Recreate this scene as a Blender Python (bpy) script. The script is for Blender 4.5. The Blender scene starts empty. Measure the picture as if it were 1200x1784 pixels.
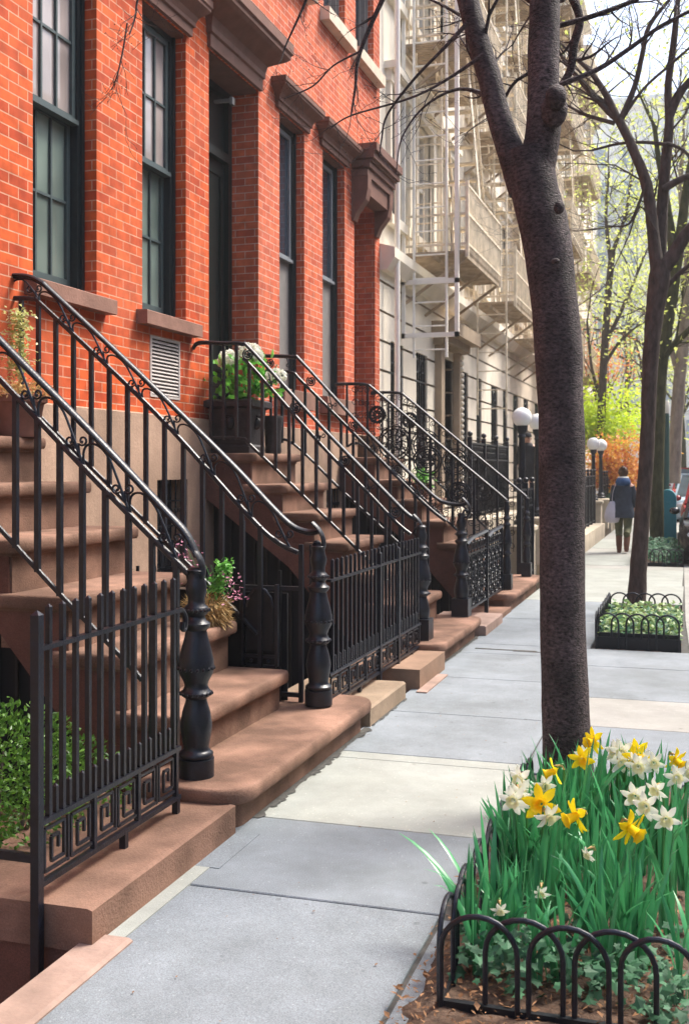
import bpy, bmesh, math, random
from mathutils import Vector, Matrix, noise
R = math.radians
random.seed(7)
S = bpy.context.scene
COL = S.collection

# ---------------------------------------------------------------- camera, sky, sun, exposure
cam_d = bpy.data.cameras.new("camera"); cam = bpy.data.objects.new("camera", cam_d); COL.objects.link(cam)
cam.location = (0, 0, 1.6); cam.rotation_euler = (R(90), 0, math.atan(607/1900))
cam_d.sensor_fit = 'VERTICAL'; cam_d.sensor_height = 36; cam_d.sensor_width = 24
cam_d.lens = 1900/1784*36; cam_d.shift_y = -77/1784
cam_d.clip_start = .05; cam_d.clip_end = 2000
cam_d.dof.use_dof = True; cam_d.dof.focus_distance = 4.9; cam_d.dof.aperture_fstop = 6.3
S.camera = cam
SUN_EL, SUN_AZ = R(57), R(45)          # azimuth measured from +X (across the street) towards +Y (up the street)
W = bpy.data.worlds.new("World"); S.world = W; W.use_nodes = True
nt = W.node_tree; bg = nt.nodes['Background']
sky = nt.nodes.new('ShaderNodeTexSky'); sky.sky_type = 'NISHITA'; sky.sun_disc = False
sky.sun_elevation = SUN_EL; sky.sun_rotation = R(90) - SUN_AZ
sky.air_density = 1.0; sky.dust_density = 4.0; sky.ozone_density = 1.0
nt.links.new(sky.outputs[0], bg.inputs[0]); bg.inputs[1].default_value = .145
sd = bpy.data.lights.new("sun", 'SUN'); sd.energy = 2.3; sd.angle = R(18); sd.color = (1, .95, .87)
so = bpy.data.objects.new("sun", sd); COL.objects.link(so)
sv = Vector((math.cos(SUN_EL)*math.cos(SUN_AZ), math.cos(SUN_EL)*math.sin(SUN_AZ), math.sin(SUN_EL)))
so.rotation_euler = sv.to_track_quat('Z', 'Y').to_euler(); so.location = (8, 8, 14)
S.view_settings.view_transform = 'Standard'; S.view_settings.look = 'None'
S.view_settings.gamma = 1; S.view_settings.exposure = 1.45
S.cycles.max_bounces = 6; S.cycles.use_denoising = True

# ---------------------------------------------------------------- materials
MATS = {}
def nmat(name):
    m = bpy.data.materials.new(name); m.use_nodes = True; MATS[name] = m
    return m, m.node_tree, m.node_tree.nodes['Principled BSDF']
def mat(name, col, rough=.7, var=.2, scale=8., bump=0., bscale=None, spec=.4, col2=None, metal=0., trans=0., detail=5., stretch=None, grime=None, fleck=0):
    m, t, b = nmat(name); N, L = t.nodes, t.links
    tc = N.new('ShaderNodeTexCoord'); src = tc.outputs['Object']
    if stretch:
        mp = N.new('ShaderNodeMapping'); mp.inputs['Scale'].default_value = stretch
        L.new(src, mp.inputs[0]); src = mp.outputs[0]
    nz = N.new('ShaderNodeTexNoise'); nz.inputs['Scale'].default_value = scale; nz.inputs['Detail'].default_value = detail
    nz.inputs['Roughness'].default_value = .62
    L.new(src, nz.inputs['Vector'])
    rp = N.new('ShaderNodeValToRGB')
    a = [max(0, c*(1-var)) for c in col]; c2 = col2 or [min(1, c*(1+var)) for c in col]
    rp.color_ramp.elements[0].position = .32; rp.color_ramp.elements[0].color = (*a, 1)
    rp.color_ramp.elements[1].position = .68; rp.color_ramp.elements[1].color = (*c2, 1)
    L.new(nz.outputs['Fac'], rp.inputs[0]); out = rp.outputs[0]
    if grime:
        n3 = N.new('ShaderNodeTexNoise'); n3.inputs['Scale'].default_value = grime[0]; n3.inputs['Detail'].default_value = 7
        L.new(tc.outputs['Object'], n3.inputs['Vector'])
        r3 = N.new('ShaderNodeValToRGB'); r3.color_ramp.elements[0].position = .38; r3.color_ramp.elements[1].position = .64
        k = grime[1]
        r3.color_ramp.elements[0].color = (k, k, k*.98, 1); r3.color_ramp.elements[1].color = (1, 1, 1, 1)
        L.new(n3.outputs['Fac'], r3.inputs[0])
        mx = N.new('ShaderNodeMix'); mx.data_type = 'RGBA'; mx.blend_type = 'MULTIPLY'; mx.inputs[0].default_value = 1
        L.new(out, mx.inputs[6]); L.new(r3.outputs[0], mx.inputs[7]); out = mx.outputs[2]
    if fleck:
        n4 = N.new('ShaderNodeTexNoise'); n4.inputs['Scale'].default_value = 190; n4.inputs['Detail'].default_value = 3
        L.new(tc.outputs['Object'], n4.inputs['Vector'])
        r4 = N.new('ShaderNodeValToRGB'); r4.color_ramp.elements[0].position = .3; r4.color_ramp.elements[1].position = .7
        r4.color_ramp.elements[0].color = (1-fleck, 1-fleck, 1-fleck, 1); r4.color_ramp.elements[1].color = (1+fleck*.6, 1+fleck*.6, 1+fleck*.6, 1)
        L.new(n4.outputs['Fac'], r4.inputs[0])
        m4 = N.new('ShaderNodeMix'); m4.data_type = 'RGBA'; m4.blend_type = 'MULTIPLY'; m4.inputs[0].default_value = 1
        L.new(out, m4.inputs[6]); L.new(r4.outputs[0], m4.inputs[7]); out = m4.outputs[2]
    L.new(out, b.inputs['Base Color'])
    b.inputs['Roughness'].default_value = rough; b.inputs['Metallic'].default_value = metal
    b.inputs['Specular IOR Level'].default_value = spec
    if bump:
        n2 = N.new('ShaderNodeTexNoise'); n2.inputs['Scale'].default_value = bscale or scale*3; n2.inputs['Detail'].default_value = 6
        L.new(src, n2.inputs['Vector'])
        bp = N.new('ShaderNodeBump'); bp.inputs['Strength'].default_value = bump; bp.inputs['Distance'].default_value = .02
        L.new(n2.outputs['Fac'], bp.inputs['Height']); L.new(bp.outputs[0], b.inputs['Normal'])
    if trans:
        tr = N.new('ShaderNodeBsdfTranslucent'); L.new(out, tr.inputs[0])
        ms = N.new('ShaderNodeMixShader'); ms.inputs[0].default_value = trans
        L.new(b.outputs[0], ms.inputs[1]); L.new(tr.outputs[0], ms.inputs[2])
        L.new(ms.outputs[0], N['Material Output'].inputs[0])
    return m
def brick_mat(name, c1, c2, mortar):
    m, t, b = nmat(name); N, L = t.nodes, t.links
    uv = N.new('ShaderNodeUVMap')
    br = N.new('ShaderNodeTexBrick'); br.offset = .5
    br.inputs['Scale'].default_value = 1; br.inputs['Brick Width'].default_value = .212; br.inputs['Row Height'].default_value = .0746
    br.inputs['Mortar Size'].default_value = .0050; br.inputs['Mortar Smooth'].default_value = .25; br.inputs['Bias'].default_value = -.1
    L.new(uv.outputs[0], br.inputs['Vector'])
    nz = N.new('ShaderNodeTexNoise'); nz.inputs['Scale'].default_value = 9; nz.inputs['Detail'].default_value = 6
    L.new(uv.outputs[0], nz.inputs['Vector'])
    rp = N.new('ShaderNodeValToRGB'); rp.color_ramp.elements[0].position = .3; rp.color_ramp.elements[1].position = .7
    rp.color_ramp.elements[0].color = (.68, .64, .62, 1); rp.color_ramp.elements[1].color = (1.22, 1.22, 1.25, 1)
    L.new(nz.outputs['Fac'], rp.inputs[0])
    n2 = N.new('ShaderNodeTexNoise'); n2.inputs['Scale'].default_value = 1.1; n2.inputs['Detail'].default_value = 5
    L.new(uv.outputs[0], n2.inputs['Vector'])
    br.inputs['Color1'].default_value = (*c1, 1); br.inputs['Color2'].default_value = (*c2, 1); br.inputs['Mortar'].default_value = (*mortar, 1)
    mx = N.new('ShaderNodeMix'); mx.data_type = 'RGBA'; mx.blend_type = 'MULTIPLY'; mx.inputs[0].default_value = .8
    L.new(br.outputs['Color'], mx.inputs[6]); L.new(rp.outputs[0], mx.inputs[7])
    m2 = N.new('ShaderNodeMix'); m2.data_type = 'RGBA'; m2.blend_type = 'MIX'
    r2 = N.new('ShaderNodeValToRGB'); r2.color_ramp.elements[0].position = .45; r2.color_ramp.elements[1].position = .8
    r2.color_ramp.elements[0].color = (0, 0, 0, 1); r2.color_ramp.elements[1].color = (.3, .3, .3, 1)
    L.new(n2.outputs['Fac'], r2.inputs[0]); L.new(r2.outputs[0], m2.inputs[0])
    L.new(mx.outputs[2], m2.inputs[6]); m2.inputs[7].default_value = (*[.5*(a+c) for a, c in zip(c1, mortar)], 1)
    mp = N.new('ShaderNodeMapping'); mp.inputs['Scale'].default_value = (2.2, .35, 1); L.new(uv.outputs[0], mp.inputs[0])
    n5 = N.new('ShaderNodeTexNoise'); n5.inputs['Scale'].default_value = 1; n5.inputs['Detail'].default_value = 8; n5.inputs['Roughness'].default_value = .7; L.new(mp.outputs[0], n5.inputs['Vector'])
    r5 = N.new('ShaderNodeValToRGB'); r5.color_ramp.elements[0].position = .34; r5.color_ramp.elements[1].position = .58; r5.color_ramp.elements[0].color = (.78, .74, .72, 1); r5.color_ramp.elements[1].color = (1, 1, 1, 1); L.new(n5.outputs['Fac'], r5.inputs[0])
    m5 = N.new('ShaderNodeMix'); m5.data_type = 'RGBA'; m5.blend_type = 'MULTIPLY'; m5.inputs[0].default_value = 1
    L.new(m2.outputs[2], m5.inputs[6]); L.new(r5.outputs[0], m5.inputs[7]); L.new(m5.outputs[2], b.inputs['Base Color'])
    b.inputs['Roughness'].default_value = .85; b.inputs['Specular IOR Level'].default_value = .25
    mth = N.new('ShaderNodeMath'); mth.operation = 'MULTIPLY_ADD'; mth.inputs[1].default_value = -1.0
    L.new(br.outputs['Fac'], mth.inputs[0]); L.new(nz.outputs['Fac'], mth.inputs[2])
    bp = N.new('ShaderNodeBump'); bp.inputs['Strength'].default_value = .5; bp.inputs['Distance'].default_value = .006
    L.new(mth.outputs[0], bp.inputs['Height']); L.new(bp.outputs[0], b.inputs['Normal'])
    return m
def leaf_mat(name, ca, cb, trans=.35, rough=.45, spec=.4, tip=None):
    m, t, b = nmat(name); N, L = t.nodes, t.links
    oi = N.new('ShaderNodeNewGeometry')
    rp = N.new('ShaderNodeValToRGB'); rp.color_ramp.elements[0].color = (*ca, 1); rp.color_ramp.elements[1].color = (*cb, 1)
    if tip: rp.color_ramp.elements[1].position = .86; e = rp.color_ramp.elements.new(.97); e.color = (*tip, 1)
    L.new(oi.outputs['Random Per Island'], rp.inputs[0]); L.new(rp.outputs[0], b.inputs['Base Color'])
    b.inputs['Roughness'].default_value = rough; b.inputs['Specular IOR Level'].default_value = spec
    tr = N.new('ShaderNodeBsdfTranslucent'); L.new(rp.outputs[0], tr.inputs[0])
    ms = N.new('ShaderNodeMixShader'); ms.inputs[0].default_value = trans
    L.new(b.outputs[0], ms.inputs[1]); L.new(tr.outputs[0], ms.inputs[2]); L.new(ms.outputs[0], N['Material Output'].inputs[0])
    return m

brick_a = brick_mat('brick_orange', (.69, .122, .027), (.43, .056, .017), (.66, .36, .235))
brick_b = brick_mat('brick_rose', (.69, .150, .058), (.46, .080, .036), (.70, .44, .34))
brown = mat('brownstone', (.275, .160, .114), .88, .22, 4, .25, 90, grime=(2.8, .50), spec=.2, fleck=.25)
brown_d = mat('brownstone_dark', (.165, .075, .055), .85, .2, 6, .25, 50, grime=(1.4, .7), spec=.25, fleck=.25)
trim = mat('brown_trim', (.165, .080, .058), .75, .15, 7, .12, 40, spec=.3)
trim_pale = mat('pale_sill', (.62, .52, .40), .75, .12, 7, .12, 40, spec=.3)
sill_m = mat('sandstone_sill', (.29, .155, .115), .8, .14, 8, .2, 50, grime=(3, .75), spec=.3, fleck=.2)
base_m = mat('pink_base_stone', (.46, .31, .225), .85, .14, 3.5, .2, 40, grime=(1.5, .70), spec=.25, fleck=.2)
base_b = mat('beige_kerb_stone', (.29, .215, .15), .85, .15, 5, .2, 50, grime=(2, .75), spec=.25)
pink_m = mat('pink_coping', (.36, .25, .205), .85, .16, 9, .2, 60, grime=(3, .75), spec=.25)
iron = mat('black_iron', (.0035, .0055, .012), .36, .5, 30, .12, 90, spec=.5)
iron_d = mat('dull_black_iron', (.004, .005, .008), .42, .4, 20, .12, 60, spec=.35)
joint_m = mat('dark_joint', (.07, .068, .062), .95, .3, 20)
asphalt = mat('asphalt', (.055, .056, .06), .9, .25, 40, .3)
ground_m = mat('areaway_ground', (.05, .045, .04), .95, .3, 4, .2)
soil_m = mat('soil', (.085, .052, .034), .95, .5, 22, .6, 60)
bark = mat('dark_bark', (.020, .0135, .0142), .7, .5, 48, 1., 90, col2=(.185, .135, .138), stretch=(1, 1, 1.7), grime=(4.5, .42), spec=.35)
bark2 = mat('brown_bark', (.080, .060, .050), .85, .4, 20, .8, 50, stretch=(1, 1, .35), spec=.25)
bark3 = mat('mossy_bark', (.060, .060, .028), .9, .4, 14, .7, 40, stretch=(1, 1, .35), spec=.2)
bark4 = mat('grey_bark', (.26, .22, .18), .9, .35, 7, .6, 30, stretch=(1, 1, .35), spec=.2)
sash_m = mat('green_grey_sash', (.055, .082, .085), .5, .12, 20, spec=.4)
frame_m = mat('dark_green_frame', (.011, .019, .022), .45, .2, 20, spec=.45)
door_m = mat('dark_teal_door', (.005, .012, .012), .4, .2, 12, spec=.45)
panel_m = mat('grey_window_panel', (.21, .20, .19), .6, .1, 10, spec=.3)
vent_m = mat('vent_metal', (.50, .45, .42), .55, .1, 20, spec=.4)
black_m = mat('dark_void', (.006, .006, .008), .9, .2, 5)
cream_m = mat('cream_stone', (.88, .81, .68), .85, .08, 2.5, .12, 30, grime=(.6, .86), spec=.25)
cream_d = mat('tan_stone', (.44, .34, .245), .85, .12, 3, .12, 30, grime=(.7, .78), spec=.25)
cream_p = mat('cream_paint', (.86, .74, .57), .6, .10, 9, spec=.35, grime=(4, .7))
white_m = mat('white_paint', (.84, .80, .72), .55, .06, 8, spec=.4)
pale_b = mat('pale_tower', (.90, .87, .80), .85, .06, .2)
bud_m = mat('bud_scale', (.10, .04, .025), .7, .3, 30)
globe_m = mat('opal_glass', (.86, .87, .86), .25, .02, 3, spec=.5)
pier_m = mat('pier_stone', (.55, .47, .36), .85, .1, 6, .15, 40, grime=(2, .8))
teal_m = mat('teal_enamel', (.010, .22, .27), .35, .12, 6, spec=.5)
green_p = mat('green_post_paint', (.008, .050, .042), .4, .15, 9, spec=.5)
straw_m = leaf_mat('straw', (.35, .21, .07), (.62, .45, .20), .3, .7)
box_m = leaf_mat('boxwood_leaf', (.035, .105, .012), (.16, .34, .045), .3, .35)
daf_m = leaf_mat('daffodil_leaf', (.013, .145, .055), (.085, .37, .14), .25, .32, .5, (.36, .40, .09))
stem_m = leaf_mat('flower_stem', (.05, .20, .05), (.10, .28, .07), .2)
ivy_m = leaf_mat('ivy_leaf', (.012, .060, .026), (.075, .20, .10), .15, .55, .25)
ivy2_m = leaf_mat('bed_leaf', (.05, .16, .03), (.30, .42, .12), .3, .4)
yel_m = leaf_mat('yellow_petal', (.92, .68, .008), (.95, .80, .02), .25, .5, .25)
ora_m = leaf_mat('golden_trumpet', (.92, .56, .006), (.94, .64, .01), .2, .5, .25)
whi_m = leaf_mat('white_petal', (.80, .80, .70), (.90, .90, .82), .25, .5, .25)
crm_m = leaf_mat('cream_trumpet', (.78, .70, .30), (.85, .80, .45), .2, .5, .25)
pnk_m = leaf_mat('pink_petal', (.50, .16, .28), (.72, .36, .48), .25, .5)
hyd_m = leaf_mat('hydrangea_leaf', (.08, .30, .03), (.22, .56, .10), .3, .4)
spring_m = leaf_mat('spring_leaf', (.50, .60, .10), (.80, .85, .28), .5, .5)
lime_m = leaf_mat('lime_leaf', (.55, .72, .03), (.80, .90, .10), .5, .5)
maple_m = leaf_mat('maple_leaf', (.55, .13, .04), (.85, .55, .10), .4, .5)
rust_m = leaf_mat('rust_leaf', (.60, .20, .06), (.75, .34, .12), .4, .5)
hedge_m = leaf_mat('hedge_leaf', (.02, .08, .03), (.06, .17, .06), .25, .45)
mulch_m = leaf_mat('dry_leaf', (.10, .045, .02), (.34, .19, .10), .1, .8, .2)
skin_m = mat('skin', (.50, .27, .19), .55, .06, 10)
hair_m = mat('dark_hair', (.075, .036, .020), .5, .4, 40)
coat_m = mat('navy_grey_coat', (.045, .055, .075), .85, .2, 14)
hood_m = mat('blue_hood', (.035, .085, .20), .8, .2, 14)
olive_m = mat('olive_trousers', (.105, .105, .050), .85, .2, 14)
boot_m = mat('brown_boots', (.15, .055, .028), .55, .2, 14)
bag_m = mat('pale_tote', (.60, .56, .62), .8, .08, 10)
drk_m = mat('black_cloth', (.012, .012, .016), .85, .3, 14)
tyre_m = mat('tyre_rubber', (.015, .015, .016), .8, .2, 20)
car_dk = mat('dark_car_paint', (.020, .016, .018), .22, .1, 3, spec=.6)
car_rd = mat('red_car_paint', (.32, .018, .022), .25, .1, 3, spec=.6)
car_bl = mat('pale_blue_car_paint', (.36, .46, .56), .25, .05, 3, spec=.6)
chrome = mat('chrome', (.6, .6, .62), .2, .05, 3, metal=1.)
lampg = mat('headlight_glass', (.55, .60, .68), .1, .05, 3, spec=.6)
terra = mat('dark_terracotta', (.20, .095, .07), .8, .2, 10, .15)
urn_m = mat('black_urn', (.020, .016, .018), .5, .4, 16, .3, 40)
def glass_mat(name, col, rough=.04, spec=.55):
    m, t, b = nmat(name); N, L = t.nodes, t.links
    tc = N.new('ShaderNodeTexCoord'); nz = N.new('ShaderNodeTexNoise'); nz.inputs['Scale'].default_value = 1.6
    L.new(tc.outputs['Object'], nz.inputs['Vector'])
    rp = N.new('ShaderNodeValToRGB'); rp.color_ramp.elements[0].position = .35; rp.color_ramp.elements[1].position = .65
    rp.color_ramp.elements[0].color = (*[c*.7 for c in col], 1); rp.color_ramp.elements[1].color = (*[c*1.25 for c in col], 1)
    L.new(nz.outputs['Fac'], rp.inputs[0]); L.new(rp.outputs[0], b.inputs['Base Color'])
    b.inputs['Roughness'].default_value = rough; b.inputs['Specular IOR Level'].default_value = spec
    bp = N.new('ShaderNodeBump'); bp.inputs['Strength'].default_value = .04; bp.inputs['Distance'].default_value = .05
    L.new(nz.outputs['Fac'], bp.inputs['Height']); L.new(bp.outputs[0], b.inputs['Normal'])
    return m
glass_up = glass_mat('reflection_toned_glass', (.36, .315, .30))  # pinkish grey reflection of the street painted into the pane colour
glass_lo = glass_mat('green_glass', (.17, .225, .20))
glass_dk = glass_mat('dark_glass', (.025, .035, .05))
car_gl = glass_mat('car_glass', (.03, .05, .065), .05, .6)

def slab_mat(name, col, fleck=.35, stain=.75):
    m, t, b = nmat(name); N, L = t.nodes, t.links
    tc = N.new('ShaderNodeTexCoord')
    def noise_(sc, det, lo, hi, ca, cb, rough=.6):
        n = N.new('ShaderNodeTexNoise'); n.inputs['Scale'].default_value = sc; n.inputs['Detail'].default_value = det; n.inputs['Roughness'].default_value = rough
        L.new(tc.outputs['Object'], n.inputs['Vector'])
        r = N.new('ShaderNodeValToRGB'); r.color_ramp.elements[0].position = lo; r.color_ramp.elements[1].position = hi
        r.color_ramp.elements[0].color = (*ca, 1); r.color_ramp.elements[1].color = (*cb, 1); L.new(n.outputs['Fac'], r.inputs[0]); return n, r.outputs[0]
    def mul(a, b_):
        x = N.new('ShaderNodeMix'); x.data_type = 'RGBA'; x.blend_type = 'MULTIPLY'; x.inputs[0].default_value = 1; L.new(a, x.inputs[6]); L.new(b_, x.inputs[7]); return x.outputs[2]
    _, base = noise_(3.2, 8, .3, .7, [c*.86 for c in col], [c*1.14 for c in col], .7)
    nf, flk = noise_(230, 2, .30, .72, [1-fleck]*3, [1+fleck*.55]*3)
    _, stn = noise_(1.0, 9, .36, .60, [stain, stain, stain*.97], [1, 1, 1], .72)
    v = N.new('ShaderNodeTexVoronoi'); v.inputs['Scale'].default_value = 5.5; L.new(tc.outputs['Object'], v.inputs['Vector'])
    vr = N.new('ShaderNodeValToRGB'); vr.color_ramp.elements[0].position = .045; vr.color_ramp.elements[1].position = .085
    vr.color_ramp.elements[0].color = (.70, .69, .67, 1); vr.color_ramp.elements[1].color = (1, 1, 1, 1); L.new(v.outputs['Distance'], vr.inputs[0])
    v2 = N.new('ShaderNodeTexVoronoi'); v2.inputs['Scale'].default_value = 26; L.new(tc.outputs['Object'], v2.inputs['Vector'])
    v2r = N.new('ShaderNodeValToRGB'); v2r.color_ramp.elements[0].position = .07; v2r.color_ramp.elements[1].position = .14
    v2r.color_ramp.elements[0].color = (1.35, 1.33, 1.28, 1); v2r.color_ramp.elements[1].color = (1, 1, 1, 1); L.new(v2.outputs['Distance'], v2r.inputs[0])
    L.new(mul(mul(mul(mul(base, flk), stn), vr.outputs[0]), v2r.outputs[0]), b.inputs['Base Color'])
    b.inputs['Roughness'].default_value = .85; b.inputs['Specular IOR Level'].default_value = .25
    bp = N.new('ShaderNodeBump'); bp.inputs['Strength'].default_value = .35; bp.inputs['Distance'].default_value = .004; L.new(nf.outputs['Fac'], bp.inputs['Height']); L.new(bp.outputs[0], b.inputs['Normal'])
    return m
slab_g = slab_mat('grey_bluestone', (.218, .245, .270)); slab_g2 = slab_mat('blue_grey_slab', (.240, .268, .292), .25)
slab_c = slab_mat('pale_concrete', (.32, .335, .31), .14, .84); slab_d = slab_mat('warm_concrete', (.315, .31, .29), .14, .84)

# ---------------------------------------------------------------- mesh builder and object helpers
class MB:
    def __init__(s): s.v = []; s.f = []; s.sm = []
    def add(s, vs, fs, smooth=False):
        o = len(s.v); s.v += [tuple(p) for p in vs]
        s.f += [tuple(i+o for i in f) for f in fs]; s.sm += [smooth]*len(fs)
    def box(s, x0, x1, y0, y1, z0, z1):
        s.add([(x0,y0,z0),(x1,y0,z0),(x1,y1,z0),(x0,y1,z0),(x0,y0,z1),(x1,y0,z1),(x1,y1,z1),(x0,y1,z1)],
              [(0,3,2,1),(4,5,6,7),(0,1,5,4),(1,2,6,5),(2,3,7,6),(3,0,4,7)])
        return s
    def rings(s, rings, cap0=True, cap1=True, smooth=True, closed=True):
        n = len(rings[0]); o = len(s.v)
        for r in rings: s.v += [tuple(p) for p in r]
        fs = []
        for i in range(len(rings)-1):
            for j in range(n if closed else n-1):
                a = o+i*n+j; b = o+i*n+(j+1) % n
                fs.append((a, b, b+n, a+n))
        s.f += fs; s.sm += [smooth]*len(fs)
        if cap0: s.f.append(tuple(o+j for j in reversed(range(n)))); s.sm.append(False)
        if cap1: s.f.append(tuple(o+(len(rings)-1)*n+j for j in range(n))); s.sm.append(False)
        return s
    def tube(s, pts, r, n=8, flat=None, caps=True):
        P = [Vector(p[:3]) for p in pts]; m = len(P)
        rr = [r]*m if not isinstance(r, (list, tuple)) else r
        up = None; rings = []
        for i in range(m):
            d = (P[min(i+1, m-1)] - P[max(i-1, 0)])
            if d.length < 1e-9: d = Vector((0, 0, 1))
            d.normalize()
            if up is None:
                up = Vector((0, 0, 1)) if abs(d.z) < .9 else Vector((1, 0, 0))
            a = d.cross(up)
            if a.length < 1e-4: a = d.orthogonal()
            a.normalize(); b = a.cross(d).normalized(); up = b
            if flat: ra, rb = flat
            else: ra = rb = rr[i]
            rings.append([P[i] + a*(ra*math.cos(2*math.pi*k/n)) + b*(rb*math.sin(2*math.pi*k/n)) for k in range(n)])
        return s.rings(rings, caps, caps, n > 4)
    def bar(s, p, q, w, h=None):        # square bar between two points
        P, Q = Vector(p), Vector(q); d = (Q-P).normalized()
        up = Vector((0, 0, 1)) if abs(d.z) < .95 else Vector((1, 0, 0))
        a = d.cross(up).normalized(); b = a.cross(d).normalized(); h = h or w
        R_ = [[c + a*(sx*w/2) + b*(sz*h/2) for sx, sz in ((-1,-1),(1,-1),(1,1),(-1,1))] for c in (P, Q)]
        return s.rings(R_, smooth=False)
    def lathe(s, cx, cy, prof, n=20, cap0=True, cap1=True):
        return s.rings([[(cx+r*math.cos(2*math.pi*k/n), cy+r*math.sin(2*math.pi*k/n), z) for k in range(n)] for r, z in prof], cap0, cap1)
    def ball(s, c, r, n=14, m=8, sc=(1,1,1)):
        c = Vector(c)
        rg = []
        for i in range(m+1):
            th = math.pi*(i+.02)/(m+.04)
            rg.append([(c.x+sc[0]*r*math.sin(th)*math.cos(2*math.pi*k/n), c.y+sc[1]*r*math.sin(th)*math.sin(2*math.pi*k/n), c.z-sc[2]*r*math.cos(th)) for k in range(n)])
        return s.rings(rg)
    def loft(s, secs, n=14, cap=True):   # secs: (x,y,z,rx,ry) horizontal elliptic sections
        return s.rings([[(x+rx*math.cos(2*math.pi*k/n), y+ry*math.sin(2*math.pi*k/n), z) for k in range(n)] for x, y, z, rx, ry in secs], cap, cap)
    def prism(s, poly, y0, y1):          # poly in (x,z), extruded along y
        n = len(poly)
        s.add([(x, y0, z) for x, z in poly] + [(x, y1, z) for x, z in poly],
              [tuple(range(n)), tuple(reversed(range(n, 2*n)))] + [(i, i+n, (i+1) % n+n, (i+1) % n) for i in range(n)])
        return s
    def prism_x(s, poly, x0, x1):        # poly in (y,z), extruded along x
        n = len(poly)
        s.add([(x0, y, z) for y, z in poly] + [(x1, y, z) for y, z in poly],
              [tuple(reversed(range(n))), tuple(range(n, 2*n))] + [(i, (i+1) % n, (i+1) % n+n, i+n) for i in range(n)])
        return s
    def rslab(s, x0, x1, y0, y1, r, prof, seg=6):   # slab with rounded front corners, profile (offset, z)
        rg = []
        for o, z in prof:
            rr = max(r+o, .002); pts = [(x0, y0-o, z)]
            for k in range(seg+1):
                a = -math.pi/2 + k/seg*math.pi/2
                pts.append((x1-r+rr*math.cos(a), y0+r+rr*math.sin(a), z))
            for k in range(seg+1):
                a = k/seg*math.pi/2
                pts.append((x1-r+rr*math.cos(a), y1-r+rr*math.sin(a), z))
            pts.append((x0, y1+o, z)); rg.append(pts)
        return s.rings(rg)
    def leaf(s, c, d, up, ln, w):        # a four-sided folded leaf
        d = d.normalized(); a = d.cross(up)
        a = a.normalized() if a.length > 1e-4 else d.orthogonal().normalized()
        nrm = a.cross(d)
        s.add([c, c+d*ln*.5+a*w*.5+nrm*w*.12, c+d*ln, c+d*ln*.5-a*w*.5+nrm*w*.12], [(0, 1, 2, 3)])
    def build(s, name, m, parent=None, uv=False, sharp=38):
        me = bpy.data.meshes.new(name)
        off = Vector(parent['_o']) if parent and '_o' in parent else Vector((0, 0, 0))
        vs = [(x-off.x, y-off.y, z-off.z) for x, y, z in s.v] if off.length else s.v
        me.from_pydata(vs, [], s.f); me.polygons.foreach_set('use_smooth', s.sm)
        if any(s.sm): me.set_sharp_from_angle(angle=R(sharp))
        if uv:
            ul = me.uv_layers.new(name='UVMap').data
            for p in me.polygons:
                nx, ny, nz = (abs(c) for c in p.normal)
                for li in p.loop_indices:
                    x, y, z = s.v[me.loops[li].vertex_index]
                    ul[li].uv = (y, z) if nx >= ny and nx >= nz else ((x, z) if ny >= nz else (x, y))
        me.materials.append(m)
        o = bpy.data.objects.new(name, me); COL.objects.link(o)
        if parent: o.parent = parent; o['_o'] = tuple(off)
        return o
def tag(o, label=None, cat=None, group=None, kind=None):
    if label: o['label'] = label
    if cat: o['category'] = cat
    if group: o['group'] = group
    if kind: o['kind'] = kind
    return o
def empty(name, loc, label, cat, group=None):
    o = bpy.data.objects.new(name, None); COL.objects.link(o); o.location = loc; o['_o'] = tuple(loc); o.empty_display_size = .2
    return tag(o, label, cat, group)
def copy_tree(o, parent=None):
    c = o.copy(); COL.objects.link(c); c.parent = parent
    for ch in list(o.children): copy_tree(ch, c)
    return c
def box_of(name, m, parent, *b): return MB().box(*b).build(name, m, parent)
def struct(mb, name, m, **k): return tag(mb.build(name, m, **k), kind='structure')
FX = -4.2        # front plane of the row of houses
# ---------------------------------------------------------------- ground, road, pavement
struct(MB().box(-160, 240, -60, 700, -1.1, -1.02), 'ground', ground_m)
KERB = [(-12, .02), (8, .02), (12, -.08), (17, -.13), (30, -.26), (60, -.55), (200, -2.0)]
def kerb_x(y):
    for (a, xa), (b, xb) in zip(KERB, KERB[1:]):
        if y <= b: return xa + (xb-xa)*(y-a)/(b-a)
    return KERB[-1][1]
def strip(ys, xl, xr, z0, z1):
    mb = MB()
    mb.rings([[(xl(y), y, z0), (xr(y), y, z0), (xr(y), y, z1), (xl(y), y, z1)] for y in ys], smooth=False)
    return mb
YS = [-12, -2, 4, 8, 12, 17, 24, 30, 45, 60, 100, 200]
struct(strip(YS, lambda y: kerb_x(y)+.16, lambda y: kerb_x(y)+9, -1.0, -.125), 'road', asphalt)
struct(strip(YS, lambda y: kerb_x(y), lambda y: kerb_x(y)+.16, -1.0, -.003), 'kerb', slab_d)
struct(strip(YS, lambda y: kerb_x(y)+9, lambda y: kerb_x(y)+13, -1.0, 0), 'far_pavement', slab_d)
struct(strip(YS, lambda y: -1.95, lambda y: kerb_x(y)-.002, -1.0, -.012), 'pavement_bed', joint_m)
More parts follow.
